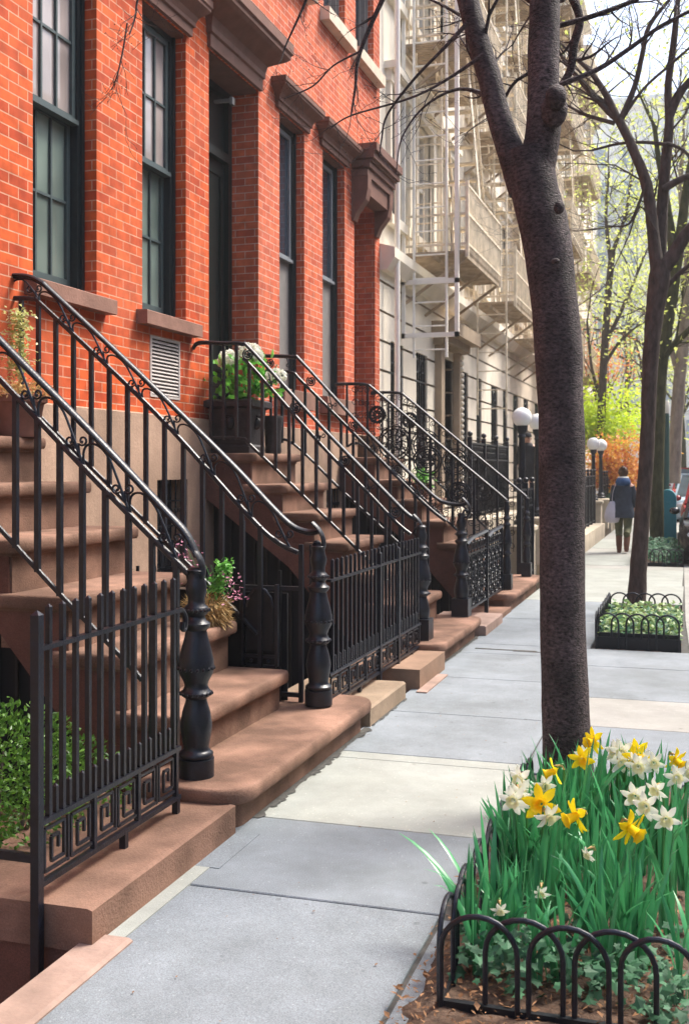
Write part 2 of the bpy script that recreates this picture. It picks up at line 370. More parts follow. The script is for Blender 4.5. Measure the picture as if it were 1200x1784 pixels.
# slabs: (y0, y1, x0, x1, material) with dark gaps showing the bed; holes for the tree pits
PITS = [(-.86, .02, 1.2, 5.75), (-.87, -.09, 9.85, 13.3), (-.97, -.12, 18.35, 22.2)]
sl = {}
def slab(x0, x1, y0, y1, m, skew=.012):
    g = .0045; mb = sl.setdefault(m.name, (MB(), m))[0]
    z = random.uniform(-.002, .0015)
    c = .004
    a = [(x0+g, y0+g+skew*0), (x1-g, y0+g+skew), (x1-g, y1-g+skew), (x0+g, y1-g)]
    mb.rings([[(x, y, -.012) for x, y in a], [(x, y, z-c) for x, y in a],
              [(x+(c if i in (0, 3) else -c), y+(c if i < 2 else -c), z) for i, (x, y) in enumerate(a)]], smooth=False)
XL = -1.95
def row(y0, y1, m_walk, m_edge=None, split=None):
    pit = next((p for p in PITS if y1 > p[2]+.02 and y0 < p[3]-.02), None)
    xr = pit[0] if pit else min(kerb_x(y0), kerb_x(y1))-.005
    if split and not pit:
        slab(XL, split, y0, y1, m_walk); slab(split, xr, y0, y1, m_edge or m_walk)
    else: slab(XL, xr, y0, y1, m_walk)
ROWS = [(-3, -1.2, slab_g), (-1.2, 1.2, slab_g), (1.2, 2.3, slab_g), (2.3, 3.81, slab_g), (3.81, 4.65, slab_g), (4.65, 5.75, slab_c)]
for a, b, m in ROWS: row(a, b, m)
slab(XL, -.86, 5.75, 5.89, slab_c); slab(-.86, .01, 5.75, 6.9, slab_g)
slab(XL, -.86, 5.89, 6.95, slab_g2); slab(-.86, .01, 6.9, 7.77, slab_d); slab(XL, -.86, 6.95, 8.2, slab_g2)
slab(XL, -.86, 8.2, 9.34, slab_g2); slab(-.86, -.0, 7.77, 9.0, slab_g2); slab(-.86, -.02, 9.0, 9.85, slab_g2)
for a, b, m in [(9.34, 9.85, slab_g2), (9.85, 11.6, slab_g2), (11.6, 13.3, slab_g2), (13.3, 15.4, slab_c), (15.4, 17.75, slab_c), (17.75, 18.35, slab_d),
                (18.35, 20.3, slab_c), (20.3, 22.2, slab_d), (22.2, 25, slab_c), (25, 28, slab_d), (28, 31.5, slab_c), (31.5, 36, slab_d), (36, 42, slab_c), (42, 52, slab_d), (52, 70, slab_c)]:
    row(a, b, m)
for nm, (mb, m) in sl.items(): struct(mb, 'pavement_slabs', m)
# cracks of the blue-grey slab by the second stoop
mb = MB()
for pts in ([(-1.84, 9.58), (-1.7, 9.55), (-1.5, 9.57), (-1.3, 9.52), (-1.1, 9.53), (-.9, 9.50)], ):
    for (xa, ya), (xb, yb) in zip(pts, pts[1:]): mb.box(min(xa, xb), max(xa, xb), min(ya, yb)-.006, max(ya, yb)+.006, -.004, .0022)
struct(mb, 'pavement_crack', joint_m)

# ragged chips where the pavement meets the bottom step
def ragged(y0, y1, x, w, m, nm):
    mb = MB(); y = y0
    while y < y1:
        h = random.uniform(.015, .14); q = w*random.uniform(.15, 1); q2 = w*random.uniform(.1, .8)
        mb.add([(x-.02, y, .0035), (x+q2, y, .0035), (x+q, y+h*.5, .0035), (x+q2*.7, y+h, .0035), (x-.02, y+h, .0035)], [(0, 1, 2, 3, 4)]); y += h
    struct(mb, nm, m)
ragged(4.62, 6.36, -1.905, .055, joint_m, 'pavement_gap'); ragged(8.66, 10.2, -1.945, .03, joint_m, 'pavement_gap'); ragged(6.5, 7.33, -1.90, .025, joint_m, 'pavement_gap');
# fallen bits on the pavement
lb_ = MB()
for _ in range(130):
    y = random.uniform(2.2, 12); x = random.uniform(-1.75, -.88); a = random.uniform(0, 6.28); s_ = random.uniform(.006, .018)
    lb_.leaf(Vector((x, y, .004)), Vector((math.cos(a), math.sin(a), .1)), Vector((0, 0, 1)), s_, s_*.5)
tag(lb_.build('pavement_litter', mulch_m), 'tiny dry leaf bits scattered over the pavement', 'leaf litter', kind='stuff')

# ---------------------------------------------------------------- house fronts
def facade(mb, y0, y1, z0, z1, ops, depth=.14, X=FX):
    ys = sorted({y0, y1} | {min(max(v, y0), y1) for o in ops for v in o[:2]}); zs = sorted({z0, z1} | {min(max(v, z0), z1) for o in ops for v in o[2:4]})
    for a, b in zip(ys, ys[1:]):
        for c, d in zip(zs, zs[1:]):
            my, mz = (a+b)/2, (c+d)/2
            if b-a < 1e-5 or d-c < 1e-5 or any(o[0] < my < o[1] and o[2] < mz < o[3] for o in ops): continue
            mb.add([(X, a, c), (X, b, c), (X, b, d), (X, a, d)], [(0, 1, 2, 3)])
    for o in ops:
        a, b = max(o[0], y0), min(o[1], y1); c, d = max(o[2], z0), min(o[3], z1)
        if a >= b or c >= d: continue
        e = X-(o[4] if len(o) > 4 else depth)
        if o[0] >= y0: mb.add([(X, a, c), (X, a, d), (e, a, d), (e, a, c)], [(0, 1, 2, 3)])
        if o[1] <= y1: mb.add([(X, b, c), (e, b, c), (e, b, d), (X, b, d)], [(0, 1, 2, 3)])
        if o[3] <= z1: mb.add([(X, a, d), (X, b, d), (e, b, d), (e, a, d)], [(0, 1, 2, 3)])
        if o[2] >= z0: mb.add([(X, a, c), (e, a, c), (e, b, c), (X, b, c)], [(0, 1, 2, 3)])
def sash_window(parent, y0, y1, z0, z1, zm, X, g_up, g_lo, cols=3, rows=2, panel=False, fm=frame_m, sm=sash_m, fw=.075):
    """double-hung window: outer frame, upper sash in front of the lower one, muntin bars, glass"""
    fr = MB(); d = .10
    for a, b in ((y0, y0+fw), (y1-fw, y1)):
        fr.box(X-d, X, a, b, z0, z1)
    fr.box(X-d, X, y0+fw, y1-fw, z1-fw, z1); fr.box(X-d, X+.01, y0+fw, y1-fw, z0, z0+.035)
    fr.box(X, X+.022, y0+.012, y0+.042, z0, z1); fr.box(X, X+.022, y1-.042, y1-.012, z0, z1)
    win = fr.build('window', fm, parent)
    ya, yb = y0+fw, y1-fw
    def sash(za, zb, xs, nm, g):
        m = MB(); w = .045; bt = .085 if nm == 'lower_sash' else .05; t = .035
        m.box(xs-t, xs, ya, ya+w, za, zb); m.box(xs-t, xs, yb-w, yb, za, zb)
        m.box(xs-t, xs+.004, ya+w, yb-w, za, za+bt); m.box(xs-t, xs+.004, ya+w, yb-w, zb-.05, zb)
        if nm == 'upper_sash': m.box(xs-t, xs+.03, ya, yb, za-.012, za+.022)
        for k in range(1, cols):
            y = ya+w+(yb-ya-2*w)*k/cols; m.box(xs-t+.006, xs-.004, y-.010, y+.010, za+bt, zb-.05)
        for k in range(1, rows):
            z = za+bt+(zb-.05-za-bt)*k/rows; m.box(xs-t+.008, xs-.006, ya+w, yb-w, z-.010, z+.010)
        o = m.build(nm, sm, win)
        MB().box(xs-t, xs-t+.012, ya+w*.8, yb-w*.8, za+bt*.8, zb-.04).build('pane', g, win)
    sash(zm, z1-fw, X-.018, 'upper_sash', g_up)
    if panel:
        MB().box(X-.06, X-.045, ya, yb, z0+.035, zm).build('panel', panel_m, win)
    else: sash(z0+.035, zm+.03, X-.062, 'lower_sash', g_lo)
    return win
def sill(parent, y0, y1, z, m, h=.115, pr=.10, nm='sill'):
    s = MB(); s.prism([(FX-.12, z-h), (FX+pr, z-h), (FX+pr, z-.012), (FX+pr-.008, z-.006), (FX-.12, z+.004)], y0, y1)
    return s.build(nm, m, parent)
def lintel(parent, y0, y1, z0, z1, m, pr=.16):
    h = z1-z0
    prof = [(0, z0), (.035, z0), (.035, z0+.22*h), (.055, z0+.24*h), (.055, z0+.34*h), (.075, z0+.48*h), (pr*.80, z0+.64*h), (pr*.92, z0+.70*h), (pr*.92, z0+.76*h), (pr, z0+.80*h), (pr, z1-.012), (0, z1)]
    s = MB(); n = len(prof)
    # returns at both ends so the moulding wraps round
    rg = []
    for k, (e, end) in enumerate(((0, 0), (1, 0), (1, 1), (0, 1))):
        ring = []
        for o, z in prof:
            x = FX+(o if e else -.02); y = (y0-o) if end == 0 else (y1+o)
            ring.append((x, y, z))
        rg.append(ring)
    s.rings(rg, True, True, smooth=False, closed=False)
    top = [(FX-.02, y0-pr, z1-.006), (FX+pr, y0-pr, z1-.006), (FX+pr, y1+pr, z1-.006), (FX-.02, y1+pr, z1-.006)]
    s.add(top, [(0, 1, 2, 3)])
    s.box(FX-.36, FX-.021, y0+.004, y1-.004, z0-.03, z0+.02)
    s.add([(FX-.02, y0, z0+.001), (FX+.035, y0, z0+.001), (FX+.035, y1, z0+.001), (FX-.02, y1, z0+.001)], [(3, 2, 1, 0)])
    return s.build('lintel', m, parent)
HT = 10.6
def house(y0, y1, label, bm, ops, base_ops, base_top=2.03):
    root = empty('brick_townhouse', (FX, (y0+y1)/2, 0), label, 'house')
    mb = MB(); facade(mb, y0, y1, base_top, HT, ops)
    mb.build('wall', bm, root, uv=True)
    mb = MB(); facade(mb, y0, y1, -1.0, base_top, base_ops, .22, FX+.045)
    mb.add([(FX+.045, y0, base_top), (FX+.045, y1, base_top), (FX, y1, base_top+.012), (FX, y0, base_top+.012)], [(0, 1, 2, 3)])
    mb.build('stone_base', base_m, root)
    mb = MB()
    mb.box(FX-9, FX-.42, y0, y1, -1.0, HT); mb.box(FX-.42, FX-.02, y0, y0+.01, -1, HT); mb.box(FX-.42, FX-.02, y1-.01, y1, -1, HT)
    mb.box(FX-9, FX, y0, y1, HT, HT+.05)
    mb.build('rear_block', black_m, root)
    mb = MB()
    for o, z, h in ((.10, HT-.55, .12), (.22, HT-.43, .2), (.38, HT-.23, .3)): mb.box(FX, FX+o, y0, y1, z, z+h)
    mb.build('cornice', trim, root)
    return root
# house A: two parlour windows, louvred vent, basement window
wA = [(6.31, 7.13, 2.86, 5.37), (7.83, 8.62, 2.86, 5.37), (3.4, 4.8, 1.78, 5.43, .35)]
wA_up = [(6.31, 7.13, 7.06, 9.2), (7.83, 8.62, 7.06, 9.2), (3.7, 4.5, 7.06, 9.2)]
vent = (7.96, 8.50, 2.18, 2.68, .03)
A = house(-2.0, 9.09, 'brick_house', brick_a, wA+wA_up+[vent], [(8.0, 8.56, .66, 1.50), (3.4, 4.8, 1.78, 2.03, .35)])
tag(A, 'orange brick townhouse with two green sash windows and a louvred vent in its wall')
for (a, b, c, d, *_), zm in zip(wA[:2], (4.13, 4.13)): sash_window(A, a, b, c, d, zm, FX-.115, glass_up, glass_lo)
for a, b, c, d in wA_up: sash_window(A, a, b, c, d, 8.15, FX-.115, glass_up, glass_lo, 2, 1)
for a, b, c, d, *_ in wA[:2]: sill(A, a-.10, b+.13, 2.86, sill_m); lintel(A, a-.03, b+.03, 5.37, 5.72, trim, .17)
for a, b, c, d in wA_up: sill(A, a-.08, b+.08, 7.06, trim_pale)
lintel(A, 3.4, 4.8, 5.43, 5.95, trim, .26)
mb = MB().box(FX-.36, FX-.33, 3.4, 4.8, 1.78, 5.43); mb.build('door', door_m, A)
v = MB(); a, b, c, d, _ = vent
v.box(FX-.02, FX+.006, a, a+.025, c, d); v.box(FX-.02, FX+.006, b-.025, b, c, d); v.box(FX-.02, FX+.006, a+.025, b-.025, d-.02, d); v.box(FX-.02, FX+.006, a+.025, b-.025, c, c+.02)
vo = v.build('vent', vent_m, A)
s = MB(); n = 15
for k in range(n):
    z = c+.025+(d-c-.05)*k/n; s.prism([(FX-.02, z+.022), (FX+.004, z), (FX+.004, z+.006), (FX-.02, z+.028)], a+.02, b-.02)
s.build('louvre', vent_m, vo); box_of('vent_back', black_m, vo, FX-.028, FX-.022, a, b, c, d)
# bars over the basement window
def basement_window(root, a, b, c, d):
    w = MB().box(FX-.14, FX-.12, a, b, c, d).build('window', glass_dk, root)
    g = MB()
    for k in range(6): y = a+.04+(b-a-.08)*k/5; g.tube([(FX+.0, y, c), (FX+.0, y, d)], .008, 6)
    for z in (c+.1, c+.45, d-.18): g.box(FX-.012, FX+.012, a, b, z-.008, z+.008)
    for k in range(9):
        y = a+.05+(b-a-.1)*k/8
        g.tube([(FX, y+.018*math.cos(t*.785), d-.26+.018*math.sin(t*.785)) for t in range(9)], .004, 5)
    g.build('window_grille', iron_d, w)
basement_window(A, 8.0, 8.56, .66, 1.50)
# house B: recessed teal door, two tall windows with grey panels
dB = (9.09, 10.28, 1.72, 5.43, .34)
wB = [(10.87, 11.65, 2.45, 5.42), (12.29, 13.15, 2.45, 5.42)]
wB_up = [(9.35, 10.1, 7.06, 9.3), (10.87, 11.65, 7.06, 9.3), (12.33, 13.17, 7.06, 9.3)]
B = house(9.09, 13.42, 'brick_house', brick_b, [dB]+wB+wB_up, [(9.09, 10.28, 1.72, 2.03, .34), (11.1, 11.75, .7, 1.35), (12.3, 12.9, .7, 1.35)])
tag(B, 'red brick townhouse with a tall recessed dark door and two grey panelled windows')
for a, b, c, d in wB:
    sash_window(B, a, b, c, d, 3.92, FX-.115, glass_dk, glass_dk, 1, 1, True, frame_m, mat('slate_sash', (.20, .22, .24), .5, .1, 10))
    sill(B, a-.10, b+.10, 2.45, sill_m, .2); lintel(B, a-.08, b+.08, 5.42, 5.70, trim, .17)
for a, b, c, d in wB_up: sash_window(B, a, b, c, d, 8.2, FX-.10, glass_up, glass_dk, 1, 1, False, panel_m, panel_m); sill(B, a-.13, b+.13, 7.06, trim_pale, .16, .12)
lintel(B, 9.09, 10.28, 5.43, 5.96, trim, .28)
def panel_door(root, a, b, c, d, depth):
    x = FX-depth
    o = MB().box(x-.04, x, a, b, c, d).build('door', door_m, root)
    f = MB(); f.box(x, x+.05, a, a+.09, c, d); f.box(x, x+.05, b-.09, b, c, d); f.box(x, x+.05, a+.09, b-.09, d-.1, d); f.box(x, x+.06, a+.09, b-.09, d-.75, d-.66)
    f.build('door_frame', door_m, o)
    f = MB(); ym = (a+b)/2
    for p, q in ((a+.14, ym-.02), (ym+.02, b-.14)):
        for za, zb in ((c+.15, c+.75), (c+.85, d-.85)):
            f.box(x, x+.012, p+.03, q-.03, za, za+.05); f.box(x, x+.012, p+.03, q-.03, zb-.05, zb); f.box(x, x+.022, p+.03, p+.07, za+.05, zb-.05); f.box(x, x+.022, q-.07, q-.03, za+.05, zb-.05)
    f.box(x, x+.03, ym-.02, ym+.02, c, d-.75); f.build('door_panel', door_m, o)
    f = MB(); f.ball((x+.06, ym-.07, c+1.0), .03); f.build('door_knob', mat('brass', (.5, .35, .12), .3, .05, 8, metal=1.), o)
    return o
dd = panel_door(B, 9.09, 10.28, 1.72, 5.43, .34)
lg = MB(); lg.box(FX-.30, FX-.12, 9.86, 9.90, 5.20, 5.23); lg.box(FX-.13, FX-.10, 9.85, 9.91, 5.17, 5.24); lg.build('door_closer', panel_m, dd)
basement_window(B, 11.1, 11.75, .7, 1.35); basement_window(B, 12.3, 12.9, .7, 1.35)
# house C: narrow bay with bracketed door hood
dC = (13.56, 14.54, 1.72, 5.15, .34); uC = (13.62, 14.46, 7.06, 9.3)
C_ = house(13.42, 14.77, 'brick_house', brick_b, [dC, uC], [(13.56, 14.54, 1.72, 2.03, .34)])
tag(C_, 'narrow brick house front with a bracketed brown door hood, beside the cream building')
panel_door(C_, *dC)
sash_window(C_, *uC, 8.2, FX-.10, glass_up, glass_dk, 1, 1, False, panel_m, panel_m); sill(C_, 13.49, 14.66, 7.06, trim_pale, .16, .12)
h = MB()
for o, z0, z1 in ((.22, 5.36, 5.44), (.25, 5.47, 5.55), (.31, 5.58, 5.67), (.35, 5.67, 5.77)): h.box(FX-.02, FX+o, 13.46-o*.15, 14.66+o*.15, z0, z1)
h.box(FX-.02, FX+.19, 13.48, 14.64, 5.15, 5.36); h.box(FX-.02, FX+.22, 13.47, 14.65, 5.44, 5.47); h.box(FX-.02, FX+.28, 13.45, 14.67, 5.55, 5.58)
ho = h.build('door_hood', trim, C_)
for y in (13.44, 14.50):
    br = [(FX, 4.80), (FX+.03, 4.80), (FX+.07, 4.90), (FX+.12, 4.97), (FX+.19, 5.06), (FX+.22, 5.20), (FX+.225, 5.38), (FX, 5.38)]
    MB().prism(br, y, y+.16).build('bracket', trim, ho)

# the row across the street, which the parlour windows mirror
for k, (a, b, col, hh) in enumerate(((-34, -14, (.30, .19, .13), 13.5), (-14, 8, (.36, .27, .20), 14.5), (8, 27, (.28, .15, .10), 13), (27, 60, (.36, .28, .22), 15))):
    rt = empty('terraced_house', (14, (a+b)/2, 0), ('brown', 'tan', 'dark red', 'pale tan')[k]+' house front across the street, out of the photo, mirrored in the windows', 'house')
    MB().box(13.2, 22, a, b, -1, hh).build('wall', mat('opposite_front', col, .85, .15, 1.5), rt)
    for j in range(3):
        for i in range(int((b-a)/4)): box_of('window', glass_dk, rt, 13.15, 13.19, a+1.2+4*i, a+2.4+4*i, 2.6+3.6*j, 4.9+3.6*j)
def lerp_path(P, x):
    for (xa, za), (xb, zb) in zip(P, P[1:]):
        if (xa <= x <= xb) or (xb <= x <= xa): return za+(zb-za)*(x-xa)/(xb-xa+1e-9)
    return None
# ---------------------------------------------------------------- brownstone stoops
NOSE = [(-.058, None), (-.058, -.092), (-.034, -.088), (-.034, -.072), (-.004, -.070), (.005, -.056), (.006, -.026), (.003, -.010), (-.004, -.002), (-.013, 0)]
def stoop(name, label, steps, y0, y1, first, dark=None, m=brown):
    """steps: (nose x, top z) from the second one up; first = (x, z, y0, y1)"""
    root = empty('brownstone_stoop', (first[0], (y0+y1)/2, 0), label, 'stoop')
    tops = [first[:2]] + steps
    for i, (x, z) in enumerate(tops):
        zb = -.02 if i == 0 else tops[i-1][1]-.004
        back = tops[i+1][0]-.12 if i < len(tops)-1 else FX+.03
        if i == len(tops)-1: back = FX+.05
        a, b = (first[2], first[3]) if i == 0 else (y0, y1)
        prof = [(o, z+d if d is not None else zb) for o, d in NOSE]
        rs = .16 if i == 0 else .05
        MB().rslab(back, x, a, b, rs, prof).build('step', m, root)
    poly = []
    for i, (x, z) in enumerate(steps):
        zb = tops[i][1]
        poly += [(x-.06, zb-.005), (x-.06, z-.085)]
    poly += [(FX+.05, steps[-1][1]-.085), (FX+.05, steps[-1][1]-.40), (-3.36, .76*steps[-1][1]/1.79), (-2.62, -.1), (steps[0][0]-.06, -.1)]
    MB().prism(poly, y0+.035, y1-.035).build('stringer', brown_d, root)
    return root
st1 = [(-2.262+-.328*k, .41+.276*k) for k in range(6)]
stoop('stoop', 'nearest brownstone stoop, its broad bottom step chipped along the pavement', st1, 4.72, 6.03, (-1.86, .19, 4.37, 6.47))
st2 = [(-2.25, .445), (-2.54, .70), (-2.81, .957), (-3.08, 1.21), (-3.37, 1.455), (-3.66, 1.73)]
stoop('stoop', 'brownstone stoop leading to the dark door with the hydrangea urn on its landing', st2, 8.88, 10.08, (-1.90, .19, 8.50, 10.28))
st3 = [(-2.25, .445), (-2.54, .70), (-2.81, .957), (-3.08, 1.21), (-3.37, 1.455), (-3.66, 1.73)]
stoop('stoop', 'farthest brownstone stoop, under the bracketed door hood, behind the scrollwork railing', st3, 12.80, 14.08, (-1.90, .19, 12.15, 14.5))
# black gates under the stoops that close the way to the basements
for (ya, top, lab) in ((4.95, st1, 'nearest'), (9.05, st2, 'second'), (12.95, st3, 'farthest')):  # farthest gate added to cover a lit wedge of base wall
    g = empty('basement_gate', (-3.2, ya, -1), 'black iron basement gate sheeted to keep the space dark under the %s stoop' % lab, 'gate')
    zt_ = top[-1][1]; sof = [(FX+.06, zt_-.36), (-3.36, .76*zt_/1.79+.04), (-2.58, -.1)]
    sh = MB(); sh.prism([(FX+.06, -1.0), (-2.42, -1.0), (-2.42, -.1)] + sof[::-1], ya+.02, ya+.035); sh.build('sheet', black_m, g)  # added black sheet stands in for deep shade under the stoop
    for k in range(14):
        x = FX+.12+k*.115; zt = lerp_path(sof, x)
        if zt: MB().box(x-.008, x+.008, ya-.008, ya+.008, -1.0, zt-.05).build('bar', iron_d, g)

# ---------------------------------------------------------------- stair railings
def smooth_path(P, n=5):
    out = []
    for i in range(len(P)-1):
        p0 = P[max(i-1, 0)]; p1 = P[i]; p2 = P[i+1]; p3 = P[min(i+2, len(P)-1)]
        for k in range(n):
            t = k/n
            out.append(tuple(.5*((2*b)+(-a+c)*t+(2*a-5*b+4*c-d)*t*t+(-a+3*b-3*c+d)*t**3) for a, b, c, d in zip(p0, p1, p2, p3)))
    out.append(tuple(P[-1])); return out
NEWEL_BIG = [(.082, 0), (.082, .088), (.070, .090), (.078, .100), (.078, .112), (.066, .122), (.058, .132), (.060, .150), (.070, .205), (.074, .240), (.064, .300), (.050, .345), (.048, .360),
             (.068, .375), (.072, .388), (.060, .402), (.052, .420), (.058, .440), (.078, .478), (.082, .505), (.080, .535), (.068, .590), (.054, .640), (.048, .672), (.064, .690), (.066, .704), (.046, .718), (.040, .735),
             (.056, .755), (.060, .765), (.052, .780), (.040, .792), (.038, .815), (.047, .850), (.049, .872), (.040, .905), (.036, .93), (.044, .945), (.030, .960)]
def newel(parent, x, y, z0, h, wide=1., m=iron, square=False):
    k = h/.96
    mb = MB().lathe(x, y, [(r*wide, z0+z*k) for r, z in NEWEL_BIG], 22)
    if square: mb.box(x-.085*wide, x+.085*wide, y-.085*wide, y+.085*wide, z0-.004, z0+.17)
    o = mb.build('newel_post', m, parent, sharp=50)
    for zc, rc in ((.765, .059), (.50, .081), (.385, .071)):      # beaded collars
        b = MB().lathe(x, y, [(rc*wide-.006, z0+zc*k-.006), (rc*wide+.001, z0+zc*k-.005), (rc*wide+.001, z0+zc*k+.005), (rc*wide-.006, z0+zc*k+.006)], 18)
        for i in range(18):
            a = 2*math.pi*i/18; b.ball((x+rc*wide*math.cos(a), y+rc*wide*math.sin(a), z0+zc*k), .0085*wide, 6, 4)
        b.build('bead_collar', m, o)
    return o
def curl(x, z, y, r, hand, turns=1.15, n=14, a0=0.):
    out = []
    for i in range(n+1):
        t = i/n; a = a0+hand*t*turns*2*math.pi; q = r*(1-.68*t)
        out.append((x+q*math.cos(a), y, z+q*math.sin(a)))
    return out
def railing(label, Y, top, low, bot, nx, nz, nh, bal, style, volute=True, nw=1., square=False, m=iron, group=None):
    root = empty('stair_railing', (nx, Y, nz), label, 'railing')
    T = smooth_path(top, 6); 
    tp = [(x, Y, z) for x, z in T]
    MB().tube([(x, y, z) for x, y, z in tp], 0, 10, flat=(.027, .013)).tube([(x, y, z-.016) for x, y, z in tp], 0, 8, flat=(.015, .010)).build('handrail', m, root)
    if low: L = smooth_path(low, 6); MB().tube([(x, Y, z) for x, z in L], 0, 8, flat=(.013, .016)).build('lower_rail', m, root)
    if bot: MB().tube([(x, Y, z) for x, z in smooth_path(bot, 5)], 0, 8, flat=(.011, .014)).build('bottom_rail', m, root)
    for x in bal:
        zt = lerp_path(low or top, x); zb = lerp_path(bot, x)
        if zt is None: zt = lerp_path(top, x)
        if zb is None: zb = nz if x > bot[-1][0] else bot[0][1]-.3
        if zt is None or zt-zb < .08: continue
        MB().box(x-.0125, x+.0125, Y-.0125, Y+.0125, zb-.01, zt+.004).build('baluster', m, root)
    newel(root, nx, Y, nz, nh, nw, m, square)
    if style == 'scroll':
        xs = [top[1][0]+.02+.2465*k for k in range(40)]
        xs = [x for x in xs if x < low[-1][0]-.08]
        for x in xs:
            def at(dx, h):
                zl_, zt_ = lerp_path(L, x+dx), lerp_path(T, x+dx)
                return None if zl_ is None or zt_ is None else (x+dx, Y, zl_+.012+(zt_-zl_-.036)*h)
            s = MB(); wave = [at(*q) for q in ((0, 0), (-.004, .30), (.012, .60), (.050, .86), (.095, .97), (.135, .90), (.168, .66), (.205, .34), (.240, 0))]
            wave = [q for q in wave if q]
            if len(wave) < 4: continue
            s.tube(smooth_path(wave, 3), .0062, 6)
            c0 = at(.205, .34)
            if c0:
                for hd in (-1, 1):
                    c = curl(c0[0]+hd*.034, c0[2]+.022, Y, .026, hd, 1.15, 15, math.pi*1.15 if hd > 0 else -.15*math.pi)
                    s.tube([at(.222, .16) or c0] + c, [.0055]*(len(c)-2)+[.0065, .008, .009], 6)
            s.build('scroll', m, root)
    if style == 'rosette':
        x = low[0][0]+.05
        while x < low[-1][0]-.12:
            zc = ((lerp_path(L, x) or 0)+(lerp_path(T, x) or 0))/2
            s = MB(); c = curl(x, zc, Y, .052, 1, 1.9, 22, 2.2); s.tube(c, .007, 6); s.ball((x, Y, zc), .014, 8, 6)
            for k in range(5):
                a = k*1.2566; s.tube([(x+.014*math.cos(a), Y, zc+.014*math.sin(a)), (x+.030*math.cos(a+.5), Y, zc+.030*math.sin(a+.5))], .006, 6)
            s.build('rosette', m, root)
            xm = x+.22
            zl, zt = lerp_path(L, xm), lerp_path(T, xm-.05)
            if zl and zt:
                s = MB(); s.tube([(xm, Y, zl), (xm-.02, Y, (zl+zt)/2), (xm-.05, Y, zt)], .005, 6)
                for hd in (-1, 1): s.tube([(xm-.01, Y, zl+.02)]+curl(xm+hd*.028, zl+.075, Y, .022, hd, 1.1, 12, 0 if hd < 0 else math.pi), .0048, 6)
                s.build('scroll', m, root)
            x += .44
    if volute:
        e = top[-1]; v = MB()
        q_ = 1.25; c = [(e[0]+q_*u, Y, e[1]+q_*w_) for u, w_ in ((-.03, .035), (0, .005), (.02, -.03), (.026, -.07), (.012, -.105), (-.014, -.108), (-.026, -.082), (-.014, -.058), (.002, -.064), (.002, -.08))]
        v.tube(smooth_path(c, 4), 0, 8, flat=(.027, .012)); v.build('volute', m, root)
    return root
b1n = [-3.124+.1225*k for k in range(8)]; b1n = [-3.124-.1225*k for k in range(8, 0, -1)] + b1n
railing('nearest scrolled iron handrail, ending in the big newel post beside the picket panel', 4.55,
        [(-4.3, 3.03), (-4.0, 2.96), (-3.9, 2.87), (-3.215, 2.229), (-2.738, 1.799), (-2.32, 1.405), (-2.215, 1.30), (-2.165, 1.205)],
        [(-4.2, 2.86), (-3.98, 2.80), (-3.85, 2.62), (-3.215, 2.033), (-2.646, 1.505), (-2.19, 1.10)],
        [(-4.2, 2.1), (-3.95, 1.98), (-3.215, 1.306), (-2.894, 1.01), (-2.561, .725), (-2.44, .61)], -2.165, .185, .96, b1n, 'scroll')
b1f = [-4.275+.1286*k for k in range(13)] + [-2.60, -2.48]
railing('scrolled iron handrail on the far side of the nearest stoop, above the arched plate', 6.10,
        [(-4.6, 2.857), (-4.275, 2.854), (-4.10, 2.842), (-3.99, 2.795), (-3.9, 2.72), (-3.3, 2.20), (-2.681, 1.642), (-2.419, 1.385), (-2.28, 1.262), (-2.18, 1.225), (-2.11, 1.232)],
        [(-4.5, 2.71), (-4.275, 2.704), (-4.06, 2.690), (-3.96, 2.62), (-3.185, 1.945), (-2.568, 1.322), (-2.38, 1.16), (-2.24, 1.095)],
        [(-4.4, 2.02), (-4.1, 2.0), (-3.95, 1.88), (-2.834, .898), (-2.568, .663), (-2.50, .60)], -2.11, .20, .95, b1f, 'scroll')
b2n = [-4.02, -3.9, -3.78]+[-3.66+.1225*k for k in range(12)]
railing('iron handrail with round rosettes in front of the hydrangea, starting at the brick wall', 8.75,
        [(-4.19, 2.66), (-4.13, 2.705), (-3.9, 2.692), (-3.73, 2.682), (-3.62, 2.605), (-3.0, 1.955), (-2.395, 1.361), (-2.25, 1.225), (-2.16, 1.17)],
        [(-3.72, 2.55), (-3.6, 2.435), (-3.0, 1.79), (-2.6, 1.40), (-2.35, 1.15), (-2.223, 1.05)],
        [(-4.1, 1.862), (-3.737, 1.855), (-3.62, 1.77), (-3.0, 1.211), (-2.694, .925), (-2.42, .66)], -2.135, .19, .94, b2n, 'rosette', nw=1.0, square=True)
railing('rosette handrail on the far side of the second stoop, below the grey panelled windows', 10.22,
        [(-4.15, 2.735), (-3.8, 2.712), (-3.70, 2.65), (-3.141, 2.06), (-2.677, 1.62), (-2.36, 1.33), (-2.24, 1.27), (-2.12, 1.255), (-2.05, 1.27)],
        [(-4.1, 2.58), (-3.82, 2.55), (-3.70, 2.45), (-3.1, 1.87), (-2.5, 1.29), (-2.25, 1.09)],
        [(-4.04, 1.88), (-3.8, 1.84), (-3.259, 1.346), (-2.6, .77), (-2.42, .62)], -2.10, .19, .98, [-4.04, -3.92]+[-3.8+.125*k for k in range(12)], 'rosette', nw=.95, square=True)
